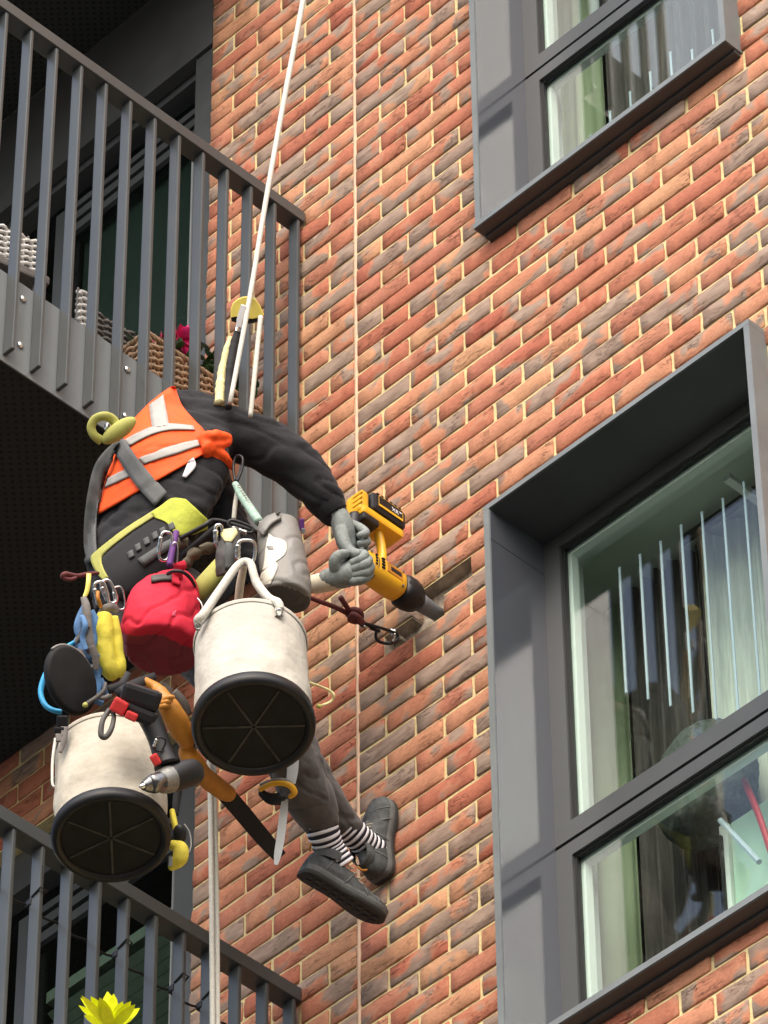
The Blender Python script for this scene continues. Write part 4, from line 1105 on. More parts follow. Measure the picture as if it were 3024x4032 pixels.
both([(482, 1146), (479, 1156), (486, 1170)], [(508, 1142), (512, 1154), (500, 1172)], 'flap', M['yellow_web'], t, .002, .004, 10, 4, 14.05, pb)
both([(488, 1172), (486, 1200), (486, 1230)], [(500, 1170), (504, 1198), (500, 1228)], 'strap', M['strap_grey'], t, .002, .003, 8, 2, 14.05, pb)

# ------------------------------------------------------------------ ropes
def rope(nm, label, P, mt, n=10, k=6, cat='rope'):
    m = MB(); ptube(m, P, k, n)
    return tag(m.obj(nm, mt, smooth=True), label, cat)
# upright above the worker: goes on to an anchor on the roof edge
rope('rope', 'long white main rope rising from the worker\'s chest to the top of the photo', [(497, 870, 14.52, 5.4), (540, 640, 14.82, 5.6), (575, 430, 15.12, 5.8), (613, 220, 15.44, 6.0), (655, 0, 15.80, 6.2), (716, -330, 16.3, 6.4), (840, -1000, 17.3, 6.6)], M['rope_white'])
rope('rope', 'short white rope hanging from the yellow device, right of the main rope', [(541, 900, 14.56, 5.2), (548, 830, 14.62, 5.4), (556, 750, 14.72, 5.6), (563, 684, 14.80, 5.4)], M['rope_white'])
rope('rope', 'left strand of the white tail ropes hanging below the worker', [(452, 1640, 14.12, 5.5), (455, 1760, 14.0, 5.8), (457, 1950, 13.80, 5.8), (459, 2230, 13.5, 6.0), (461, 2600, 13.15, 6.2)], M['rope_white'])
rope('rope', 'right strand of the white tail ropes hanging below the worker', [(462, 1640, 14.14, 5.5), (464, 1760, 14.02, 5.8), (468, 1950, 13.82, 5.8), (470, 2230, 13.52, 6.0), (472, 2600, 13.17, 6.2)], M['rope_white'])
dv = thing('rope_device', 'yellow wedge shaped rope device with white tag on the main rope', 'rope device', W(535, 665, 14.80))
poly = [(498, 686), (498, 668), (503, 655), (513, 646), (525, 641), (540, 640), (552, 646), (562, 660), (571, 681), (560, 686), (545, 689), (528, 687), (512, 684)]
def plate(poly, d, th, rim=.003):
    a = [W(x, y, d - th / 2) for x, y in poly]; b = [W(x, y, d + th / 2) for x, y in poly]
    cx = sum(p[0] for p in poly) / len(poly); cy = sum(p[1] for p in poly) / len(poly)
    k = 1 - .05
    a2 = [W(cx + (x - cx) * k, cy + (y - cy) * k, d - th / 2 - rim) for x, y in poly]
    return MB().rings([a2, a, b])
plate(poly, 14.86, .022).obj('shell', M['yellow_dev'], dv)
plate([(499, 684), (512, 683), (528, 687), (545, 689), (562, 686), (569, 682), (566, 692), (545, 699), (520, 700), (500, 694)], 14.865, .018).obj('cheek', M['black'], dv)
plate([(521, 657), (531, 660), (521, 708), (510, 706), (511, 690)], 14.78, .006).obj('tag', M['white'], dv)
m = MB(); ptube(m, [(513, 706, 14.8, 5), (511, 716, 14.79, 4), (514, 724, 14.78, 5)], 4, 8); m.obj('shackle', M['steel'], dv, smooth=True)
def sleeve(P, amp, seed, k=10, n=14):
    Q = smoothpath(P, k); r = random.Random(seed)
    m = MB(); m.tube([W(*q[:3]) for q in Q], [q[3] * px(q[2]) * (1 + amp * math.sin(i * 1.15 + math.sin(i * .6) * 1.5)) for i, q in enumerate(Q)], n=n); return m
tag(sleeve([(498, 730, 14.80, 6), (489, 760, 14.76, 8), (481, 800, 14.72, 10), (477, 830, 14.68, 11), (474, 872, 14.62, 12)], .10, 1).obj('absorber_sleeve', M['yellow_web'], smooth=True), 'ruffled pale yellow sleeve left of the black one beneath the rope device', 'sleeve')
tag(sleeve([(513, 718, 14.76, 8), (506, 745, 14.74, 9.5), (498, 790, 14.69, 9.5), (494, 830, 14.65, 8.5), (493, 880, 14.58, 8)], .07, 2).obj('absorber_sleeve', M['black_cloth'], smooth=True), 'black fabric sleeve beside the main rope above the worker', 'sleeve')
m = MB(); ptube(m, [(508, 1045, 14.42, 7), (520, 1068, 14.38, 9), (540, 1098, 14.32, 10), (560, 1128, 14.26, 10)], 6, 12); lg = m.obj('lanyard', M['rope_green'], smooth=True)
tag(lg, 'pale green lanyard running down from the worker\'s chest to the harness', 'lanyard')
fl_ = MB()
for i in range(16):
    t_ = i / 15; x = 512 + 48 * t_; y = 1050 + 80 * t_; d = 14.40 - .14 * t_
    fl_.ball(W(x + 3, y - 2, d - .012), (.0045, .0028, .0028), ((CAM_R * .8 - CAM_U * .3).normalized(), CAM_F, CAM_U), 8, 5)
fl_.obj('fleck', M['rope_white'], lg, smooth=True)
rope('rope', 'short white rope end beside the green lanyard', [(512, 1062, 14.44, 4.5), (508, 1090, 14.40, 5), (505, 1122, 14.38, 5)], M['rope_white'])
m = MB(); ptube(m, [(512, 1040, 14.42, 3.5), (522, 1015, 14.44, 3.2), (524, 990, 14.46, 3), (512, 985, 14.48, 3), (504, 1005, 14.47, 3), (508, 1040, 14.43, 3)], 6, 8)
tag(m.obj('chest_ring', M['black'], smooth=True), 'black metal ring at the worker\'s chest under the vest knot', 'ring')

# red cord, knot and clip to the wall
rc = thing('tether_cord', 'dark red knotted cord running from the worker to the clip at the wall hole', 'cord', W(765, 1330, 14.60))
m = MB(); ptube(m, [(600, 1255, 14.50, 5), (670, 1291, 14.53, 5), (720, 1310, 14.57, 5.4), (757, 1328, 14.60, 6)], 6, 10); m.obj('cord', M['rope_red'], rc, smooth=True)
m = MB(); ptube(m, [(735, 1289, 14.56, 6), (745, 1305, 14.57, 6), (757, 1322, 14.59, 6)], 5, 10); m.obj('cord_end', M['rope_red'], rc, smooth=True)
kn = MB(); ptube(kn, [(752, 1330, 14.60, 7), (760, 1318, 14.585, 7), (775, 1320, 14.58, 7), (780, 1332, 14.59, 7), (770, 1342, 14.60, 7), (757, 1338, 14.59, 7), (762, 1328, 14.57, 7), (774, 1334, 14.57, 7), (784, 1345, 14.60, 6)], 6, 10); kn.obj('knot', M['rope_red'], rc, smooth=True)
lk = thing('snap_hook', 'black and silver snap hook clipped to the anchor in the wall hole', 'hook', W(830, 1365, 14.66), 'carabiners on the harness')
m = MB(); ptube(m, [(770, 1338, 14.61, 6), (785, 1350, 14.62, 6), (805, 1357, 14.64, 5), (820, 1364, 14.65, 4)], 5, 10); m.obj('swivel', M['black'], lk, smooth=True)
m = MB(); ptube(m, [(788, 1346, 14.615, 3), (812, 1353, 14.63, 3.2), (840, 1362, 14.65, 3.4), (858, 1370, 14.67, 3.4), (856, 1384, 14.665, 3.6), (840, 1390, 14.65, 3.8), (820, 1386, 14.64, 3.8), (812, 1376, 14.635, 3.6), (814, 1358, 14.63, 3.2)], 6, 10); m.obj('hook_body', M['black'], lk, smooth=True)
m = MB(); ptube(m, [(853, 1368, 14.655, 2.2), (851, 1380, 14.652, 2.4), (848, 1386, 14.65, 2.4)], 4, 8); m.obj('gate', M['steel'], lk, smooth=True)
m = MB(); ptube(m, [(786, 1352, 14.60, 2.5), (798, 1358, 14.61, 2.5)], 4, 8); m.obj('pin', M['steel'], lk, smooth=True)
ap = on_y(862, 1374, .01)
m = MB(); m.tube([ap + Vector((0, .06, 0)), ap + Vector((0, -.035, .0))], .006, n=10); m.tube([ap + Vector((.0, -.02, 0)), ap + Vector((0, -.026, 0))], .011, n=6); tag(m.obj('anchor_bolt', M['steel'], smooth=True), 'small steel anchor bolt in the lower wall hole', 'bolt')

# ------------------------------------------------------------------ the power tool held against the wall
tl = thing('power_tool', 'yellow and black cordless power tool with battery on top, its nose in the wall hole', 'power tool', (.295, -.16, 11.76))
TX, TZ = .294, 11.752
def ring_y(y, rx, rz, x=TX, z=TZ, n=20, pw=3.0):
    r = []
    for i in range(n):
        q = 2 * math.pi * i / n; c, s = math.cos(q), math.sin(q); e = (abs(c) ** pw + abs(s) ** pw) ** (-1 / pw)
        r.append(Vector((x + rx * c * e, y, z + rz * s * e)))
    return r
by = MB(); by.rings([ring_y(y, a, b) for y, a, b in ((-.288, .020, .022), (-.284, .029, .031), (-.268, .036, .040), (-.20, .038, .043), (-.150, .0385, .043), (-.128, .037, .040), (-.124, .033, .036))])
bo = by.obj('body', M['tool_yellow'], tl, smooth=True)
v_ = MB()
for i in range(4):
    v_.rbox((TX + .037, -.245, TZ + .022 - .011 * i), (.006, .008, .006), r=.002); v_.rbox((TX + .038, -.220, TZ + .022 - .011 * i), (.006, .012, .006), r=.002)
v_.obj('vent', M['black'], bo)
v_ = MB()
v_.tube([(TX + .030, -.262, TZ + .024), (TX + .0385, -.262, TZ + .024)], .0036, n=8); sc_ = v_.obj('screw', M['gear_grey'], bo)
for dy, dz in ((0, -.048), (.12, .003), (.12, -.051)): clone(sc_, bo, (0, dy, dz))
v_ = MB(); v_.tube([(TX + .039 * math.cos(q) * 1.0, -.236 + .0 * q, TZ + .0445 * math.sin(q)) for q in [6.283 * i / 28 for i in range(28)]], .0011, n=5, closed=True); v_.obj('seam', M['black'], bo)
v_ = MB(); v_.rbox((TX + .0375, -.175, TZ + .004), (.004, .060, .036), r=.002); v_.obj('plate', M['tool_orange'], bo)
v_ = MB(); v_.rbox((TX + .0392, -.172, TZ + .004), (.003, .040, .014), r=.001); v_.obj('badge', M['black'], bo)
gr = MB(); gr.rings([ring_y(y, a, b) for y, a, b in ((-.1235, .036, .039), (-.112, .042, .045), (-.088, .043, .045), (-.066, .039, .040), (-.050, .031, .032))]); gr.obj('gear_boot', M['rubber'], tl, smooth=True)
for i in range(7):
    a = i / 7 * 6.283; q = MB(); q.rbox((TX + .036 * math.cos(a), -.112, TZ + .038 * math.sin(a)), (.010, .016, .010), r=.003)
    q.obj('grip_rib', M['black'], tl)
q = MB(); q.ball((TX + .030, -.085, TZ + .012), (.012, .014, .018), n=12, m=8); q.obj('selector', M['gear_grey'], tl, smooth=True)
sn = MB(); sn.rings([ring_y(y, a, b, pw=2.0) for y, a, b in ((-.0515, .029, .029), (-.03, .025, .025), (.01, .022, .022), (.045, .021, .021))]); sn.obj('snout', mat('snout_grey', (.15, .155, .16), .5, noise_amt=.2), tl, smooth=True)
BZ = TZ + .215
hd = MB(); hd.tube(smoothpath([(TX, -.275, TZ + .02), (TX, -.292, TZ + .06), (TX, -.298, TZ + .11), (TX, -.292, TZ + .165)], 5), [.019] * 16, n=14, flat=1.0); hd.obj('grip', M['black'], tl, smooth=True)
hs = MB(); hs.tube(smoothpath([(TX, -.195, TZ + .036), (TX, -.188, TZ + .075), (TX, -.192, TZ + .12), (TX, -.205, TZ + .168)], 5), [.0125, .0125, .0125, .0125, .0125, .0125, .0125, .0125, .0125, .0125, .0125, .0125, .0125, .0125, .0125, .0135], n=12, up=(1, 0, 0), flat=1.15); hs.obj('guard', M['tool_yellow'], tl, smooth=True)
GRIP.obj('rear_grip', M['black'], tl, smooth=True)
bb_ = MB(); bb_.rbox((TX, -.215, BZ - .040), (.074, .158, .030), r=.009); bb_.rbox((TX, -.283, BZ - .005), (.066, .030, .075), r=.010); fo = bb_.obj('foot', M['tool_yellow'], tl, smooth=False)
for i in range(3):
    q = MB(); q.rbox((TX + .018, -.2985, BZ + .018 - .018 * i), (.040, .004, .008), r=.0015); q.obj('foot_rib', M['tool_yellow'], fo)
q = MB(); q.rbox((TX + .01, -.262, BZ - .066), (.055, .060, .026), r=.008); q.obj('collar', M['black'], tl)
bt = MB(); bt.rbox((TX + .002, -.197, BZ + .010), (.080, .128, .066), r=.011); bto = bt.obj('battery', M['black'], tl)
q = MB(); q.rbox((TX + .0428, -.195, BZ + .014), (.0025, .096, .040), r=.001); q.obj('label', M['rubber'], bto)
q = MB()
for (y0, y1, z0, z1) in ((-.242, -.148, BZ + .0335, BZ + .0345), (-.242, -.241, BZ - .005, BZ + .033), (-.149, -.148, BZ - .005, BZ + .033)): q.bb(TX + .0442, TX + .0450, y0, y1, z0, z1)
q.bb(TX + .0442, TX + .0452, -.240, -.150, BZ - .005, BZ + .003); q.obj('label_frame', M['tool_yellow'], bto)
for i in range(6):
    q = MB(); q.rbox((TX + .030, -.240 + .017 * i, BZ + .0445), (.022, .010, .005), r=.0015); q.obj('rib', M['black'], bto)
def text(body, loc, size, mt, parent, X, Z, th=.0004):
    cu = bpy.data.curves.new('lettering', 'FONT'); cu.body = body; cu.size = size; cu.extrude = th; cu.align_x = 'CENTER'; cu.align_y = 'CENTER'
    o = bpy.data.objects.new('tmp', cu); col.objects.link(o)
    dg = bpy.context.evaluated_depsgraph_get(); me = bpy.data.meshes.new_from_object(o.evaluated_get(dg))
    bpy.data.objects.remove(o, do_unlink=True)
    X = Vector(X).normalized(); Z = Vector(Z).normalized(); N_ = X.cross(Z)
    me.transform(Matrix(((X.x, Z.x, N_.x, loc[0]), (X.y, Z.y, N_.y, loc[1]), (X.z, Z.z, N_.z, loc[2]), (0, 0, 0, 1))))
    me.materials.clear(); me.materials.append(mt)
    return add('lettering', me, parent)
text('XR', (TX + .0446, -.178, BZ + .016), .020, M['white'], bto, (0, 1, 0), (0, 0, 1))
text('18V', (TX + .0446, -.158, BZ + .022), .008, M['white'], bto, (0, 1, 0), (0, 0, 1))

# ------------------------------------------------------------------ buckets
def bucket(label, bc, tc, rb, rt, mt, seed, worn):
    b0 = W(*bc); t0 = W(*tc); ax = (t0 - b0); Hh = ax.length; ax.normalize()
    e1 = (CAM_R - ax * CAM_R.dot(ax)).normalized(); e2 = ax.cross(e1)
    t = thing('canvas_bucket', label, 'bucket', b0, 'canvas tool buckets')
    def ring(h, r, n=64, nz=0.0):
        c = b0 + ax * h; out = []
        for i in range(n):
            q = 2 * math.pi * i / n; dr = 0
            if nz: dr = nz * (noise.noise(Vector((math.cos(q) * 2.2, math.sin(q) * 2.2, h * 14 + seed))) + .45 * noise.noise(Vector((math.cos(q) * 6 + seed, math.sin(q) * 6, h * 34))))
            out.append(c + (e1 * math.cos(q) + e2 * math.sin(q)) * (r + dr))
        return out
    n = 26; rs = []
    for i in range(n + 1):
        u = i / n; r = rb + (rt - rb) * u
        rs.append(ring(Hh * (.06 + .94 * u), r + .004, nz=.0075 * math.sin(math.pi * min(1, u * 1.6 + .06)) ** .5 if 0 < u < 1 else .001))
    inner = [ring(Hh * (1 - .85 * i / 6), rt - .004) for i in range(7)]
    MB().rings(rs + inner, cap=False).obj('canvas_body', mt, t, smooth=True)
    hem = [ring(Hh * .965, rt + .0065), ring(Hh * .985, rt + .0085), ring(Hh * 1.0, rt + .008), ring(Hh * 1.006, rt + .003), ring(Hh * 1.0, rt - .004)]
    MB().rings(hem, cap=False).obj('rim_hem', mt, t, smooth=True)
    lip = [ring(Hh * .085, rb + .006), ring(Hh * .075, rb + .011), ring(Hh * .02, rb + .013), ring(.0, rb + .012), ring(-.008, rb + .006), ring(-.010, rb - .002), ring(-.006, rb - .010), ring(0, rb - .013)]
    MB().rings(lip, cap=False).obj('base_ring', M['rubber'], t, smooth=True)
    dk = MB(); dk.rings([ring(.004, rb - .008), ring(.001, rb - .014), ring(.0005, .002)]); bo_ = dk.obj('base_disc', M['rubber_base'], t)
    for k in range(6):
        a = k * math.pi / 3 + seed; u_ = e1 * math.cos(a) + e2 * math.sin(a); v_ = ax.cross(u_)
        q = MB(); q.rbox(b0 + u_ * (rb * .46) - ax * .0005, (rb * .86, .006, .003), (u_, v_, ax), r=.002); q.obj('rib', M['rib_dust'], bo_)
    return t, b0, ax, e1, e2, Hh
B1 = bucket('clean cream canvas bucket with black round base, right one, in front of the worker\'s legs', (548, 1570, 13.60), (541, 1392, 13.89), .147, .142, M['canvas'], 1.05, 0)
B2 = bucket('stained cream canvas bucket with black base, left one, behind the hanging black drill', (240, 1810, 13.35), (236, 1628, 13.60), .139, .134, M['canvas_old'], .52, 1)
t = B1[0]
m = MB(); ptube(m, [(430, 1350, 13.80, 9), (427, 1338, 13.79, 9), (440, 1326, 13.80, 10), (475, 1275, 13.87, 9.5), (508, 1228, 13.94, 9), (526, 1214, 13.96, 9), (541, 1218, 13.95, 9), (548, 1240, 13.92, 9), (556, 1262, 13.90, 10), (580, 1292, 13.85, 10), (600, 1302, 13.80, 10), (606, 1318, 13.78, 9)], 6, 12); m.obj('rope_handle', M['rope_white'], t, smooth=True)
m = MB(); ptube(m, [(515, 1300, 14.02, 9), (519, 1262, 14.0, 9), (527, 1222, 13.98, 8)], 6, 12); m.obj('rope_handle', M['glove_cuff'], t, smooth=True)
for (x, y, d, lab) in ((603, 1322, 13.763, 1), (428, 1352, 13.785, 2)):
    m = MB(); m.rbox(W(x, y, d + .012), (.022 if lab == 1 else .012, .030, .006), (CAM_R, (CAM_U + CAM_F * .9).normalized(), (-CAM_F + CAM_U * .9).normalized()), r=.002); m.obj('eyelet_patch', M['gear_grey'], t)
    m = MB(); c = W(x, y, d); m.tube([c + CAM_R * (.008 * math.cos(q)) + CAM_U * (.008 * math.sin(q)) for q in [6.283 * i / 16 for i in range(16)]], .0022, n=6, closed=True); m.obj('eyelet', M['steel'], t, smooth=True)
t2 = B2[0]
m = MB(); m.rbox(W(135, 1560, 13.50), (.030, .034, .012), (CAM_R, CAM_U, CAM_F), r=.004); m.rbox(W(128, 1578, 13.49), (.026, .018, .014), (CAM_R, CAM_U, CAM_F), r=.004); m.obj('buckle', M['rubber'], t2)
m = MB(); strap(m, [(140, 1570, 13.49, 8), (138, 1600, 13.47, 7), (130, 1626, 13.45, 4)], .003); strap(m, [(128, 1586, 13.48, 8), (128, 1602, 13.47, 8)], .006); m.obj('strap', M['brown_web'], t2, smooth=True)
m = MB(); ptube(m, [(120, 1596, 13.56, 3.5), (114, 1640, 13.50, 3.5), (113, 1690, 13.44, 3), (118, 1700, 13.43, 3)], 6, 8); m.obj('tie_cord', M['rope_white'], t2, smooth=True)

# ------------------------------------------------------------------ bags and slings
rb = thing('red_bag', 'crumpled bright red drawstring bag with a darker red base at the worker\'s hip', 'bag', W(350, 1400, 13.95))
def rw(v, n):
    c = abs(noise.noise(Vector((v.x * 12 + 2, v.y * 12, v.z * 9)))); return .006 * noise.noise(v * 16) + .0015 * noise.noise(v * 40) - .0065 * max(0, 1 - c / .10)
bag = fuse([loft([(350, 1406, 13.96, 76, 4, .098), (348, 1396, 13.97, 82, 5, .104), (347, 1370, 14.0, 87, 6, .106), (350, 1335, 14.04, 85, 6, .100), (358, 1300, 14.08, 76, 4, .086), (369, 1272, 14.11, 60, 3, .062), (378, 1254, 14.13, 42, 2, .040), (383, 1244, 14.14, 26, 2, .024)], 5, True)], .005, 3, rw)
# base below the seam, body above it
cut = lambda p: (lambda q: q[1] > 1362 + 30 * ((q[0] - 268) / 150) + 7 * math.sin(q[0] * .05))(to_px(p))
bm_ = MB(); bd_ = MB(); idx = [cut(v) for v in bag.v]
bag.m = [1 if sum(idx[i] for i in f) > len(f) / 2 else 0 for f in bag.f]
bo = bag.obj('bag_body', [M['red'], M['red_dark']], rb, smooth=True)
rbv = BVHTree.FromPolygons([tuple(v) for v in bag.v], bag.f)
m = MB(); ptube(m, [(382, 1244, 14.04, 16), (385, 1232, 14.03, 12), (388, 1222, 14.03, 17), (386, 1214, 14.03, 13)], 5, 12, flat=.7); m.obj('neck', M['red'], rb, smooth=True)
m = MB(); ptube(m, [(362, 1240, 14.0, 4), (375, 1234, 13.98, 4), (395, 1236, 13.98, 4), (412, 1250, 14.0, 4), (422, 1268, 14.03, 3)], 6, 8); m.obj('drawcord', M['black'], rb, smooth=True)
both([(327, 1246), (350, 1243), (372, 1243)], [(327, 1260), (350, 1256), (372, 1256)], 'top_strap', M['bag_dark'], rb, .003, .004, 10, 2, 14.0, rbv)
both([(372, 1243), (384, 1248)], [(370, 1262), (388, 1268)], 'pull_tab', M['red'], rb, .006, .004, 6, 3, 14.0, rbv)
both([(374, 1322), (371, 1330)], [(381, 1318), (379, 1332)], 'worn_spot', M['pink_pale'], rb, .0005, .0008, 5, 3, 14.0, rbv)
m = MB(); ptube(m, [(426, 1292, 13.98, 2), (436, 1306, 13.97, 2), (437, 1326, 13.96, 2), (430, 1340, 13.95, 2)], 5, 6); m.obj('side_wire', M['steel'], rb, smooth=True)

gb = thing('roll_bag', 'grey roll top bag with a pale printed pattern between the worker and his gloved hand', 'bag', W(615, 1290, 14.1))
def gw(v, n): return .0045 * noise.noise(Vector((v.x * 14, v.y * 14, v.z * 9))) - .0035 * max(0, 1 - 8 * abs(noise.noise(Vector((v.x * 10 + 5, v.y * 10, v.z * 16)))))
gbag = fuse([loft([(623, 1293, 14.06, 46, 4, .056), (622, 1284, 14.07, 51, 5, .062), (618, 1250, 14.11, 55, 5, .064), (610, 1200, 14.17, 52, 3, .060), (604, 1160, 14.22, 48, 1, .050), (602, 1130, 14.26, 42, 0, .030), (604, 1116, 14.28, 26, 0, .012)], 5, True)], .005, 3, gw)
gbag.m = [1 if (lambda q: q[1] > 1270 + 22 * ((q[0] - 560) / 110) - 14 * math.sin((q[0] - 560) / 110 * 3.14))(to_px(sum((gbag.v[i] for i in f), Vector()) / len(f))) else 0 for f in gbag.f]
gbag.obj('bag_body', [M['bag_grey'], M['bag_dark']], gb, smooth=True)
gbv = BVHTree.FromPolygons([tuple(v) for v in gbag.v], gbag.f)
both([(581, 1152), (574, 1185), (571, 1215), (567, 1235)], [(590, 1160), (618, 1172), (617, 1195), (606, 1206)], 'print', M['bag_print'], gb, .0012, .0012, 18, 10, 14.1, gbv)
both([(566, 1238), (559, 1258), (562, 1268)], [(594, 1212), (600, 1225), (585, 1262)], 'print', M['bag_print'], gb, .0012, .0012, 14, 8, 14.1, gbv)
both([(576, 1180), (580, 1188)], [(590, 1180), (592, 1188)], 'print', M['bag_grey'], gb, .0026, .0006, 6, 4, 14.1, gbv)
both([(562, 1150), (575, 1125), (603, 1108)], [(572, 1160), (586, 1138), (608, 1124)], 'rolled_top', M['bag_grey'], gb, .004, .010, 12, 4, 14.2, gbv)
m = MB(); m.rbox(W(652, 1134, 14.24), (.014, .034, .008), (CAM_R, CAM_U, CAM_F), r=.003); m.obj('clip', M['purple'], gb)
m = MB(); m.rbox(W(655, 1147, 14.235), (.012, .016, .006), (CAM_R, CAM_U, CAM_F), r=.003); m.obj('clip_plate', M['steel'], gb)

ys = thing('yellow_sling', 'bright yellow folded fabric sling hanging left of the red bag', 'sling', W(240, 1330, 13.92))
m = MB(); ptube(m, [(226, 1326, 13.93, 16), (225, 1350, 13.92, 20), (226, 1390, 13.91, 21), (230, 1425, 13.90, 21), (239, 1450, 13.90, 20), (246, 1462, 13.91, 14)], 8, 14)
fuse([m], .0035, 2, lambda v, n: .003 * noise.noise(v * 32)).obj('strand', M['yellow'], ys, smooth=True)
m = MB(); ptube(m, [(246, 1330, 13.94, 10), (250, 1370, 13.93, 13), (254, 1405, 13.92, 14), (259, 1440, 13.91, 14), (252, 1460, 13.91, 11)], 8, 12)
fuse([m], .0035, 2, lambda v, n: .003 * noise.noise(v * 32)).obj('strand', M['yellow'], ys, smooth=True)
m = MB(); strap(m, [(214, 1328, 13.94, 6), (228, 1314, 13.94, 9), (246, 1312, 13.95, 8), (252, 1324, 13.95, 5)], .01); m.obj('choke', M['brown_web'], ys, smooth=True)
m = MB(); ptube(m, [(212, 1278, 13.93, 4), (211, 1290, 13.92, 4.5), (214, 1300, 13.92, 4.5), (218, 1312, 13.93, 4)], 5, 8); tag(m.obj('cord', M['tool_orange'], smooth=True), 'orange cord wrapped under the carabiners above the yellow sling', 'cord')
m = MB(); strap(m, [(192, 1240, 13.96, 5), (191, 1256, 13.94, 5), (188, 1276, 13.93, 5), (182, 1290, 13.92, 4)], .004); tag(m.obj('tape_loop', M['yellow_dev'], smooth=True), 'thin bright yellow tape at the far left of the harness', 'tape')
m = MB(); ptube(m, [(212, 1238, 14.20, 4), (190, 1240, 14.16, 5), (165, 1244, 14.12, 5), (142, 1240, 14.10, 6), (136, 1246, 14.10, 6), (150, 1252, 14.10, 5), (165, 1248, 14.11, 4)], 6, 8); tag(m.obj('cord', M['rope_red'], smooth=True), 'dark red looped cord sticking out left of the waist', 'cord')

bs = thing('blue_slings', 'tangle of blue and grey webbing slings left of the yellow sling', 'slings', W(190, 1400, 13.9))
for P in ([(186, 1306, 13.92, 8), (174, 1338, 13.90, 11), (172, 1362, 13.89, 12), (186, 1385, 13.88, 10), (198, 1398, 13.88, 8)],
          [(196, 1320, 13.92, 8), (206, 1345, 13.91, 9), (204, 1375, 13.90, 9), (190, 1400, 13.88, 12), (168, 1392, 13.88, 10), (172, 1376, 13.89, 8)],
          [(205, 1400, 13.90, 7), (214, 1430, 13.89, 8), (210, 1460, 13.88, 8), (196, 1480, 13.86, 9)],
          [(190, 1440, 13.86, 10), (206, 1460, 13.86, 11), (204, 1500, 13.85, 12), (188, 1522, 13.85, 9)]):
    m = MB(); strap(m, P, .006, 8); m.obj('sling', M['blue'], bs, smooth=True)
for P in ([(180, 1290, 13.91, 6), (186, 1310, 13.89, 9), (190, 1350, 13.87, 9), (194, 1390, 13.86, 10), (202, 1430, 13.86, 7)],
          [(188, 1350, 13.86, 8), (176, 1372, 13.88, 7), (160, 1392, 13.88, 5)], [(198, 1395, 13.85, 8), (206, 1420, 13.85, 8), (208, 1448, 13.85, 6)]):
    m = MB(); strap(m, P, .006, 8); m.obj('sling', M['brown_web'], bs, smooth=True)
m = MB(); ptube(m, [(206, 1432, 13.86, 3), (190, 1450, 13.84, 3.5), (180, 1470, 13.82, 3.5), (172, 1500, 13.80, 3), (186, 1515, 13.80, 3)], 6, 8); m.obj('wire', M['bag_grey'], bs, smooth=True)
for P in ([(178, 1395, 13.87, 9), (186, 1412, 13.86, 11), (200, 1420, 13.86, 10), (212, 1412, 13.87, 7)], [(176, 1330, 13.88, 5), (184, 1350, 13.86, 6), (178, 1378, 13.86, 6), (186, 1404, 13.85, 6)],
          [(214, 1468, 13.87, 9), (226, 1490, 13.87, 9), (236, 1508, 13.88, 6)], [(196, 1494, 13.83, 8), (208, 1512, 13.83, 8), (222, 1520, 13.84, 6)]):
    m = MB(); strap(m, P, .006, 8); m.obj('sling', M['blue'], bs, smooth=True)
for P in ([(170, 1400, 13.87, 5), (180, 1420, 13.85, 5), (184, 1444, 13.84, 5)], [(206, 1500, 13.82, 5), (222, 1508, 13.82, 5), (240, 1500, 13.84, 5)]):
    m = MB(); strap(m, P, .005, 8); m.obj('sling', M['brown_web'], bs, smooth=True)
m = MB(); m.rbox(W(176, 1420, 13.84), (.007, .020, .006), r=.002); m.obj('red_clip', M['red_plastic'], bs)
ch = thing('cyan_hose', 'curved cyan hose behind the black round pad at far left', 'hose', W(95, 1480, 13.80))
m = MB(); ptube(m, [(160, 1388, 13.88, 6), (138, 1404, 13.86, 8), (112, 1432, 13.84, 8), (94, 1468, 13.82, 8.5), (88, 1497, 13.80, 8.5), (97, 1522, 13.78, 8.5), (114, 1534, 13.77, 8), (134, 1538, 13.77, 8)], 8, 12, flat=.7); m.obj('hose', M['cyan'], ch, smooth=True)
pd = thing('round_pad', 'flat black round pad with a pale rim hanging at far left above the left bucket', 'pad', W(152, 1470, 13.70))
pc = W(152, 1470, 13.70); mj = (CAM_R * .36 - CAM_U * .93); mn = (CAM_R * .93 + CAM_U * .36); s_ = px(13.7)
ax2 = (mn * .72 + CAM_F * .69).normalized(); nz_ = mj.cross(ax2).normalized()
if nz_.dot(CAM_F) > 0: nz_ = -nz_
def pring(k, off): return [pc + mj * (78 * s_ * k * math.cos(q)) + ax2 * (64 * s_ * k * math.sin(q)) + nz_ * off for q in [6.283 * i / 40 for i in range(40)]]
MB().rings([pring(.9, .013), pring(.97, .011), pring(1.0, .005), pring(1.0, -.008), pring(.95, -.012)]).obj('disc', M['rubber_base'], pd, smooth=True)
rp_ = [pc + mj * (80 * s_ * math.cos(q)) + ax2 * (66 * s_ * math.sin(q)) for q in [math.radians(a) for a in range(95, 200, 5)]]
m = MB(); m.tube(rp_, .004, n=8); m.obj('rim', M['bag_grey'], pd, smooth=True)
m = MB(); ptube(m, [(184, 1522, 13.64, 5), (206, 1508, 13.68, 5), (224, 1492, 13.74, 5), (228, 1476, 13.78, 4)], 6, 8); m.obj('arm', M['bag_dark'], pd, smooth=True)
m = MB(); m.ball(W(184, 1523, 13.63), .0075, n=10, m=6); m.obj('stud', M['lime_trim'], pd, smooth=True)

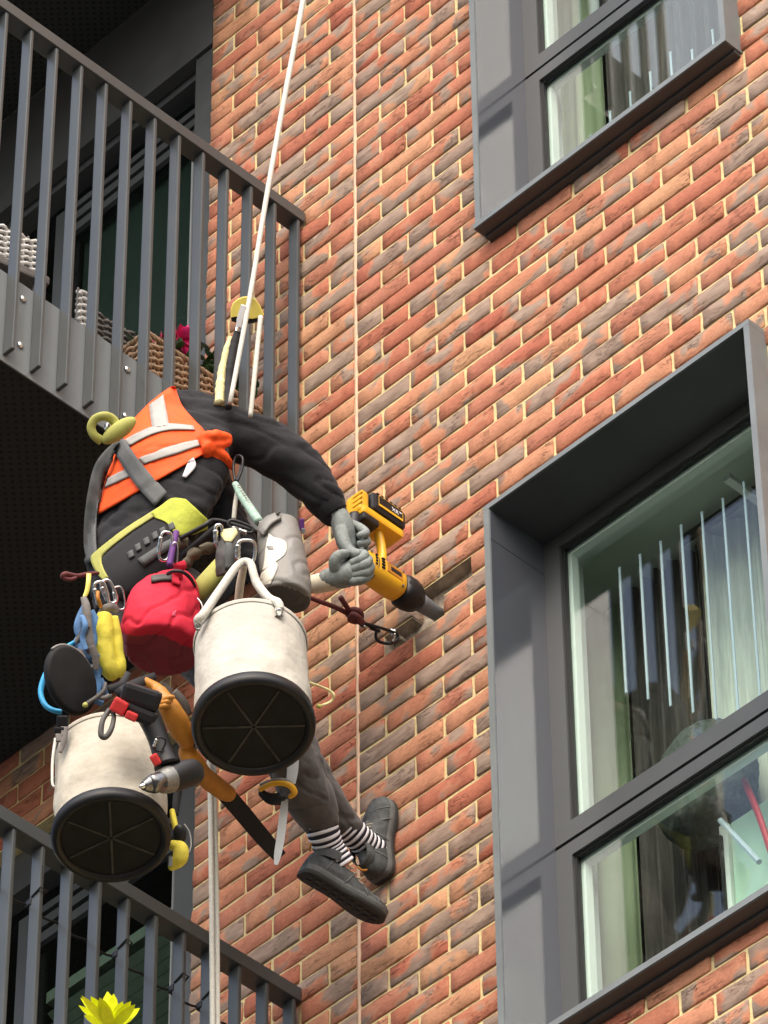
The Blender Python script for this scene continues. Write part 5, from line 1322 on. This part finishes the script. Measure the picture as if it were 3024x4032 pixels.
# ------------------------------------------------------------------ hanging tools
dr = thing('cordless_drill', 'black and red cordless drill hanging chuck outward over the left bucket', 'drill', W(340, 1600, 13.3))
def dbox(x, y, d, w, h, dep, ang, r=.008):
    a = math.radians(ang); X = CAM_R * math.cos(a) + CAM_U * math.sin(a); Y = -CAM_R * math.sin(a) + CAM_U * math.cos(a)
    return MB().rbox(W(x, y, d), (w * px(d), h * px(d), dep), (X, Y, CAM_F), r=r)
dbox(305, 1505, 13.36, 86, 44, .075, -18, .012).obj('battery', M['black'], dr)
dbox(296, 1540, 13.36, 92, 34, .085, -22, .012).obj('foot', M['rubber'], dr)
dbox(258, 1526, 13.33, 34, 32, .05, -28, .006).obj('red_button', M['red_plastic'], dr)
dbox(284, 1547, 13.31, 26, 18, .04, -25, .005).obj('red_button', M['red_plastic'], dr)
m = MB(); ptube(m, [(318, 1540, 13.36, 27), (336, 1580, 13.34, 24), (350, 1620, 13.32, 24), (362, 1655, 13.30, 30)], 6, 14); m.obj('handle', M['rubber'], dr, smooth=True)
dbox(336, 1641, 13.27, 18, 26, .03, 30, .006).obj('trigger', M['red_plastic'], dr)
m = MB(); ptube(m, [(428, 1664, 13.36, 16), (420, 1667, 13.35, 28), (400, 1672, 13.32, 31), (376, 1680, 13.29, 31), (366, 1683, 13.28, 29)], 5, 18); m.obj('motor_body', M['rubber'], dr, smooth=True)
m = MB(); ptube(m, [(372, 1681, 13.285, 29.5), (358, 1686, 13.27, 29), (347, 1689, 13.255, 25), (342, 1690, 13.25, 22)], 5, 18); m.obj('gearbox', M['gear_grey'], dr, smooth=True)
m = MB(); ptube(m, [(346, 1689, 13.25, 23), (338, 1691, 13.24, 22), (330, 1693, 13.235, 22), (322, 1695, 13.23, 18), (314, 1697, 13.22, 13), (309, 1698, 13.215, 10)], 5, 18); cho = m.obj('chuck', mat('chuck_steel', (.16, .16, .16), .25, metal=.9, noise_amt=.3, noise_scale=60), dr, smooth=True)
m = MB(); ptube(m, [(312, 1697, 13.215, 7), (305, 1699, 13.21, 5), (302, 1700, 13.208, 3)], 4, 12); m.obj('jaw', M['steel'], cho, smooth=True)
m = MB(); ptube(m, [(338, 1676, 13.235, 3), (352, 1668, 13.25, 3), (370, 1660, 13.27, 3), (368, 1668, 13.26, 3)], 5, 8); m.obj('clip', M['steel'], dr, smooth=True)
m = MB(); ptube(m, [(236, 1534, 13.34, 6), (222, 1556, 13.30, 6), (218, 1586, 13.28, 6.5), (228, 1592, 13.28, 6.5), (240, 1576, 13.29, 6), (246, 1548, 13.32, 5), (240, 1534, 13.34, 5)], 7, 10); tag(m.obj('wrist_loop', M['bag_dark'], smooth=True), 'grey cord loop hanging over the top of the left bucket', 'loop')
tk = MB(); strap(tk, [(235, 1490, 13.62, 10), (262, 1478, 13.66, 8), (276, 1455, 13.75, 6)], .01); strap(tk, [(258, 1500, 13.60, 14), (290, 1480, 13.66, 12), (330, 1462, 13.74, 8)], .02); tag(tk.obj('black_straps', M['black_cloth'], smooth=True), 'black straps above the drill battery', 'straps')

hs_ = thing('folding_saw', 'orange handled saw with a long black blade cover hanging between the buckets', 'saw', W(420, 1600, 13.75))
m = fuse(tubes([(312, 1474, 13.70, 12), (332, 1484, 13.70, 14), (348, 1500, 13.70, 17)], [(345, 1498, 13.68, 18), (366, 1530, 13.66, 24), (385, 1566, 13.68, 26), (402, 1596, 13.70, 22)], [(404, 1626, 13.72, 20), (418, 1648, 13.72, 23), (440, 1676, 13.74, 22), (470, 1700, 13.78, 21), (492, 1716, 13.80, 19)], n=16), .005, 3, lambda v, n: .003 * noise.noise(v * 28))
m.obj('handle', M['tool_orange'], hs_, smooth=True)
for i in range(3):
    q = MB(); ptube(q, [(346 + 5 * i, 1528 - 9 * i, 13.63, 6), (358 + 5 * i, 1524 - 9 * i, 13.62, 6), (366 + 4 * i, 1522 - 8 * i, 13.63, 5)], 4, 10); q.obj('grip_ridge', M['tool_orange'], hs_, smooth=True)
q = MB(); ptube(q, [(372, 1496, 13.74, 14), (392, 1520, 13.74, 15), (404, 1545, 13.74, 12)], 5, 12); q.obj('knob', M['bag_dark'], hs_, smooth=True)
q = MB(); strap(q, [(474, 1700, 13.80, 19), (520, 1752, 13.84, 19), (565, 1806, 13.88, 18), (604, 1850, 13.92, 15)], .016); q.obj('blade_cover', M['black_cloth'], hs_)
q = MB(); strap(q, [(370, 1494, 13.76, 6), (352, 1480, 13.76, 7), (330, 1486, 13.75, 5)], .005); q.obj('cord_wrap', M['wicker_grey'], hs_)
q = MB(); ptube(q, [(398, 1588, 13.72, 17), (404, 1608, 13.73, 16), (408, 1632, 13.73, 17)], 5, 12); q.obj('joint', M['black'], hs_, smooth=True)
dbox(406, 1580, 13.78, 30, 34, .02, 20, .004).obj('red_tab', mat('faded_red', (.26, .075, .06), .8), hs_)
q = MB(); strap(q, [(392, 1600, 13.80, 10), (392, 1650, 13.78, 10), (384, 1710, 13.72, 9), (378, 1760, 13.66, 8)], .006); tag(q.obj('dark_strap', M['black_cloth'], smooth=True), 'dark strap hanging behind the drill toward the yellow tape', 'strap')
yt = thing('tape_measure', 'yellow and black tape roll hanging at the right edge of the left bucket', 'tape', W(385, 1820, 13.5))
q = MB(); ptube(q, [(372, 1752, 13.56, 10), (376, 1775, 13.54, 12), (382, 1800, 13.52, 11)], 5, 12, flat=.6); q.obj('webbing', M['yellow'], yt, smooth=True)
q = MB(); q.ball(W(388, 1802, 13.50), (.018, .012, .026), (CAM_R, CAM_F, CAM_U), 14, 10); q.obj('case', M['black'], yt, smooth=True)
q = fuse(tubes([(376, 1826, 13.50, 13), (390, 1834, 13.49, 17), (388, 1856, 13.48, 17), (372, 1872, 13.48, 10)], n=14), .004, 2); q.obj('wrap', M['yellow'], yt, smooth=True)
q = MB(); q.rbox(W(368, 1860, 13.47), (.012, .026, .010), (CAM_R, CAM_U, CAM_F), r=.003); q.obj('buckle', M['steel'], yt)
q = MB(); ptube(q, [(398, 1780, 13.52, 1.6), (410, 1800, 13.52, 1.6), (412, 1830, 13.51, 1.6), (400, 1856, 13.5, 1.6)], 6, 6); q.obj('cover', M['clear'], yt, smooth=True)

js = thing('jab_saw', 'yellow and black handled jab saw hanging below the right bucket', 'saw', W(600, 1715, 13.8))
q = MB(); ptube(q, [(562, 1705, 13.80, 6), (585, 1694, 13.78, 6), (610, 1692, 13.77, 6), (628, 1698, 13.77, 7), (636, 1712, 13.78, 7), (625, 1722, 13.79, 5)], 6, 10); q.obj('yellow_grip', M['tool_yellow'], js, smooth=True)
q = MB(); ptube(q, [(563, 1696, 13.82, 5), (590, 1687, 13.80, 5), (616, 1687, 13.80, 6), (632, 1696, 13.80, 5)], 6, 10); q.obj('grey_back', M['bag_grey'], js, smooth=True)
q = fuse(tubes([(566, 1714, 13.81, 9), (585, 1726, 13.80, 13), (606, 1726, 13.80, 14), (620, 1734, 13.80, 9)], n=12), .004, 2); q.obj('handle', M['black'], js, smooth=True)
q = MB(); strap(q, [(616, 1726, 13.79, 7), (612, 1760, 13.77, 9), (606, 1810, 13.74, 9), (600, 1845, 13.71, 8), (596, 1868, 13.69, 4)], .002); q.obj('blade', M['clear'], js)
q = MB(); strap(q, [(634, 1630, 13.88, 12), (632, 1665, 13.85, 12), (628, 1692, 13.83, 10)], .002); q.obj('sheath', M['clear'], js)
q = MB(); ptube(q, [(668, 1474, 13.86, 2.6), (690, 1482, 13.88, 2.6), (712, 1492, 13.90, 3), (721, 1502, 13.90, 3.2), (716, 1514, 13.90, 3), (700, 1522, 13.88, 2.8), (686, 1525, 13.86, 2.6)], 8, 8); tag(q.obj('wire_hook', M['yellow_web'], smooth=True), 'pale yellow bent wire hook at the right side of the right bucket', 'hook')
q = MB(); ptube(q, [(684, 1524, 13.85, 5), (694, 1527, 13.85, 5)], 3, 8); tag(q.obj('toggle', M['lime_trim'], smooth=True), 'small pale toggle at the end of the wire hook', 'toggle')
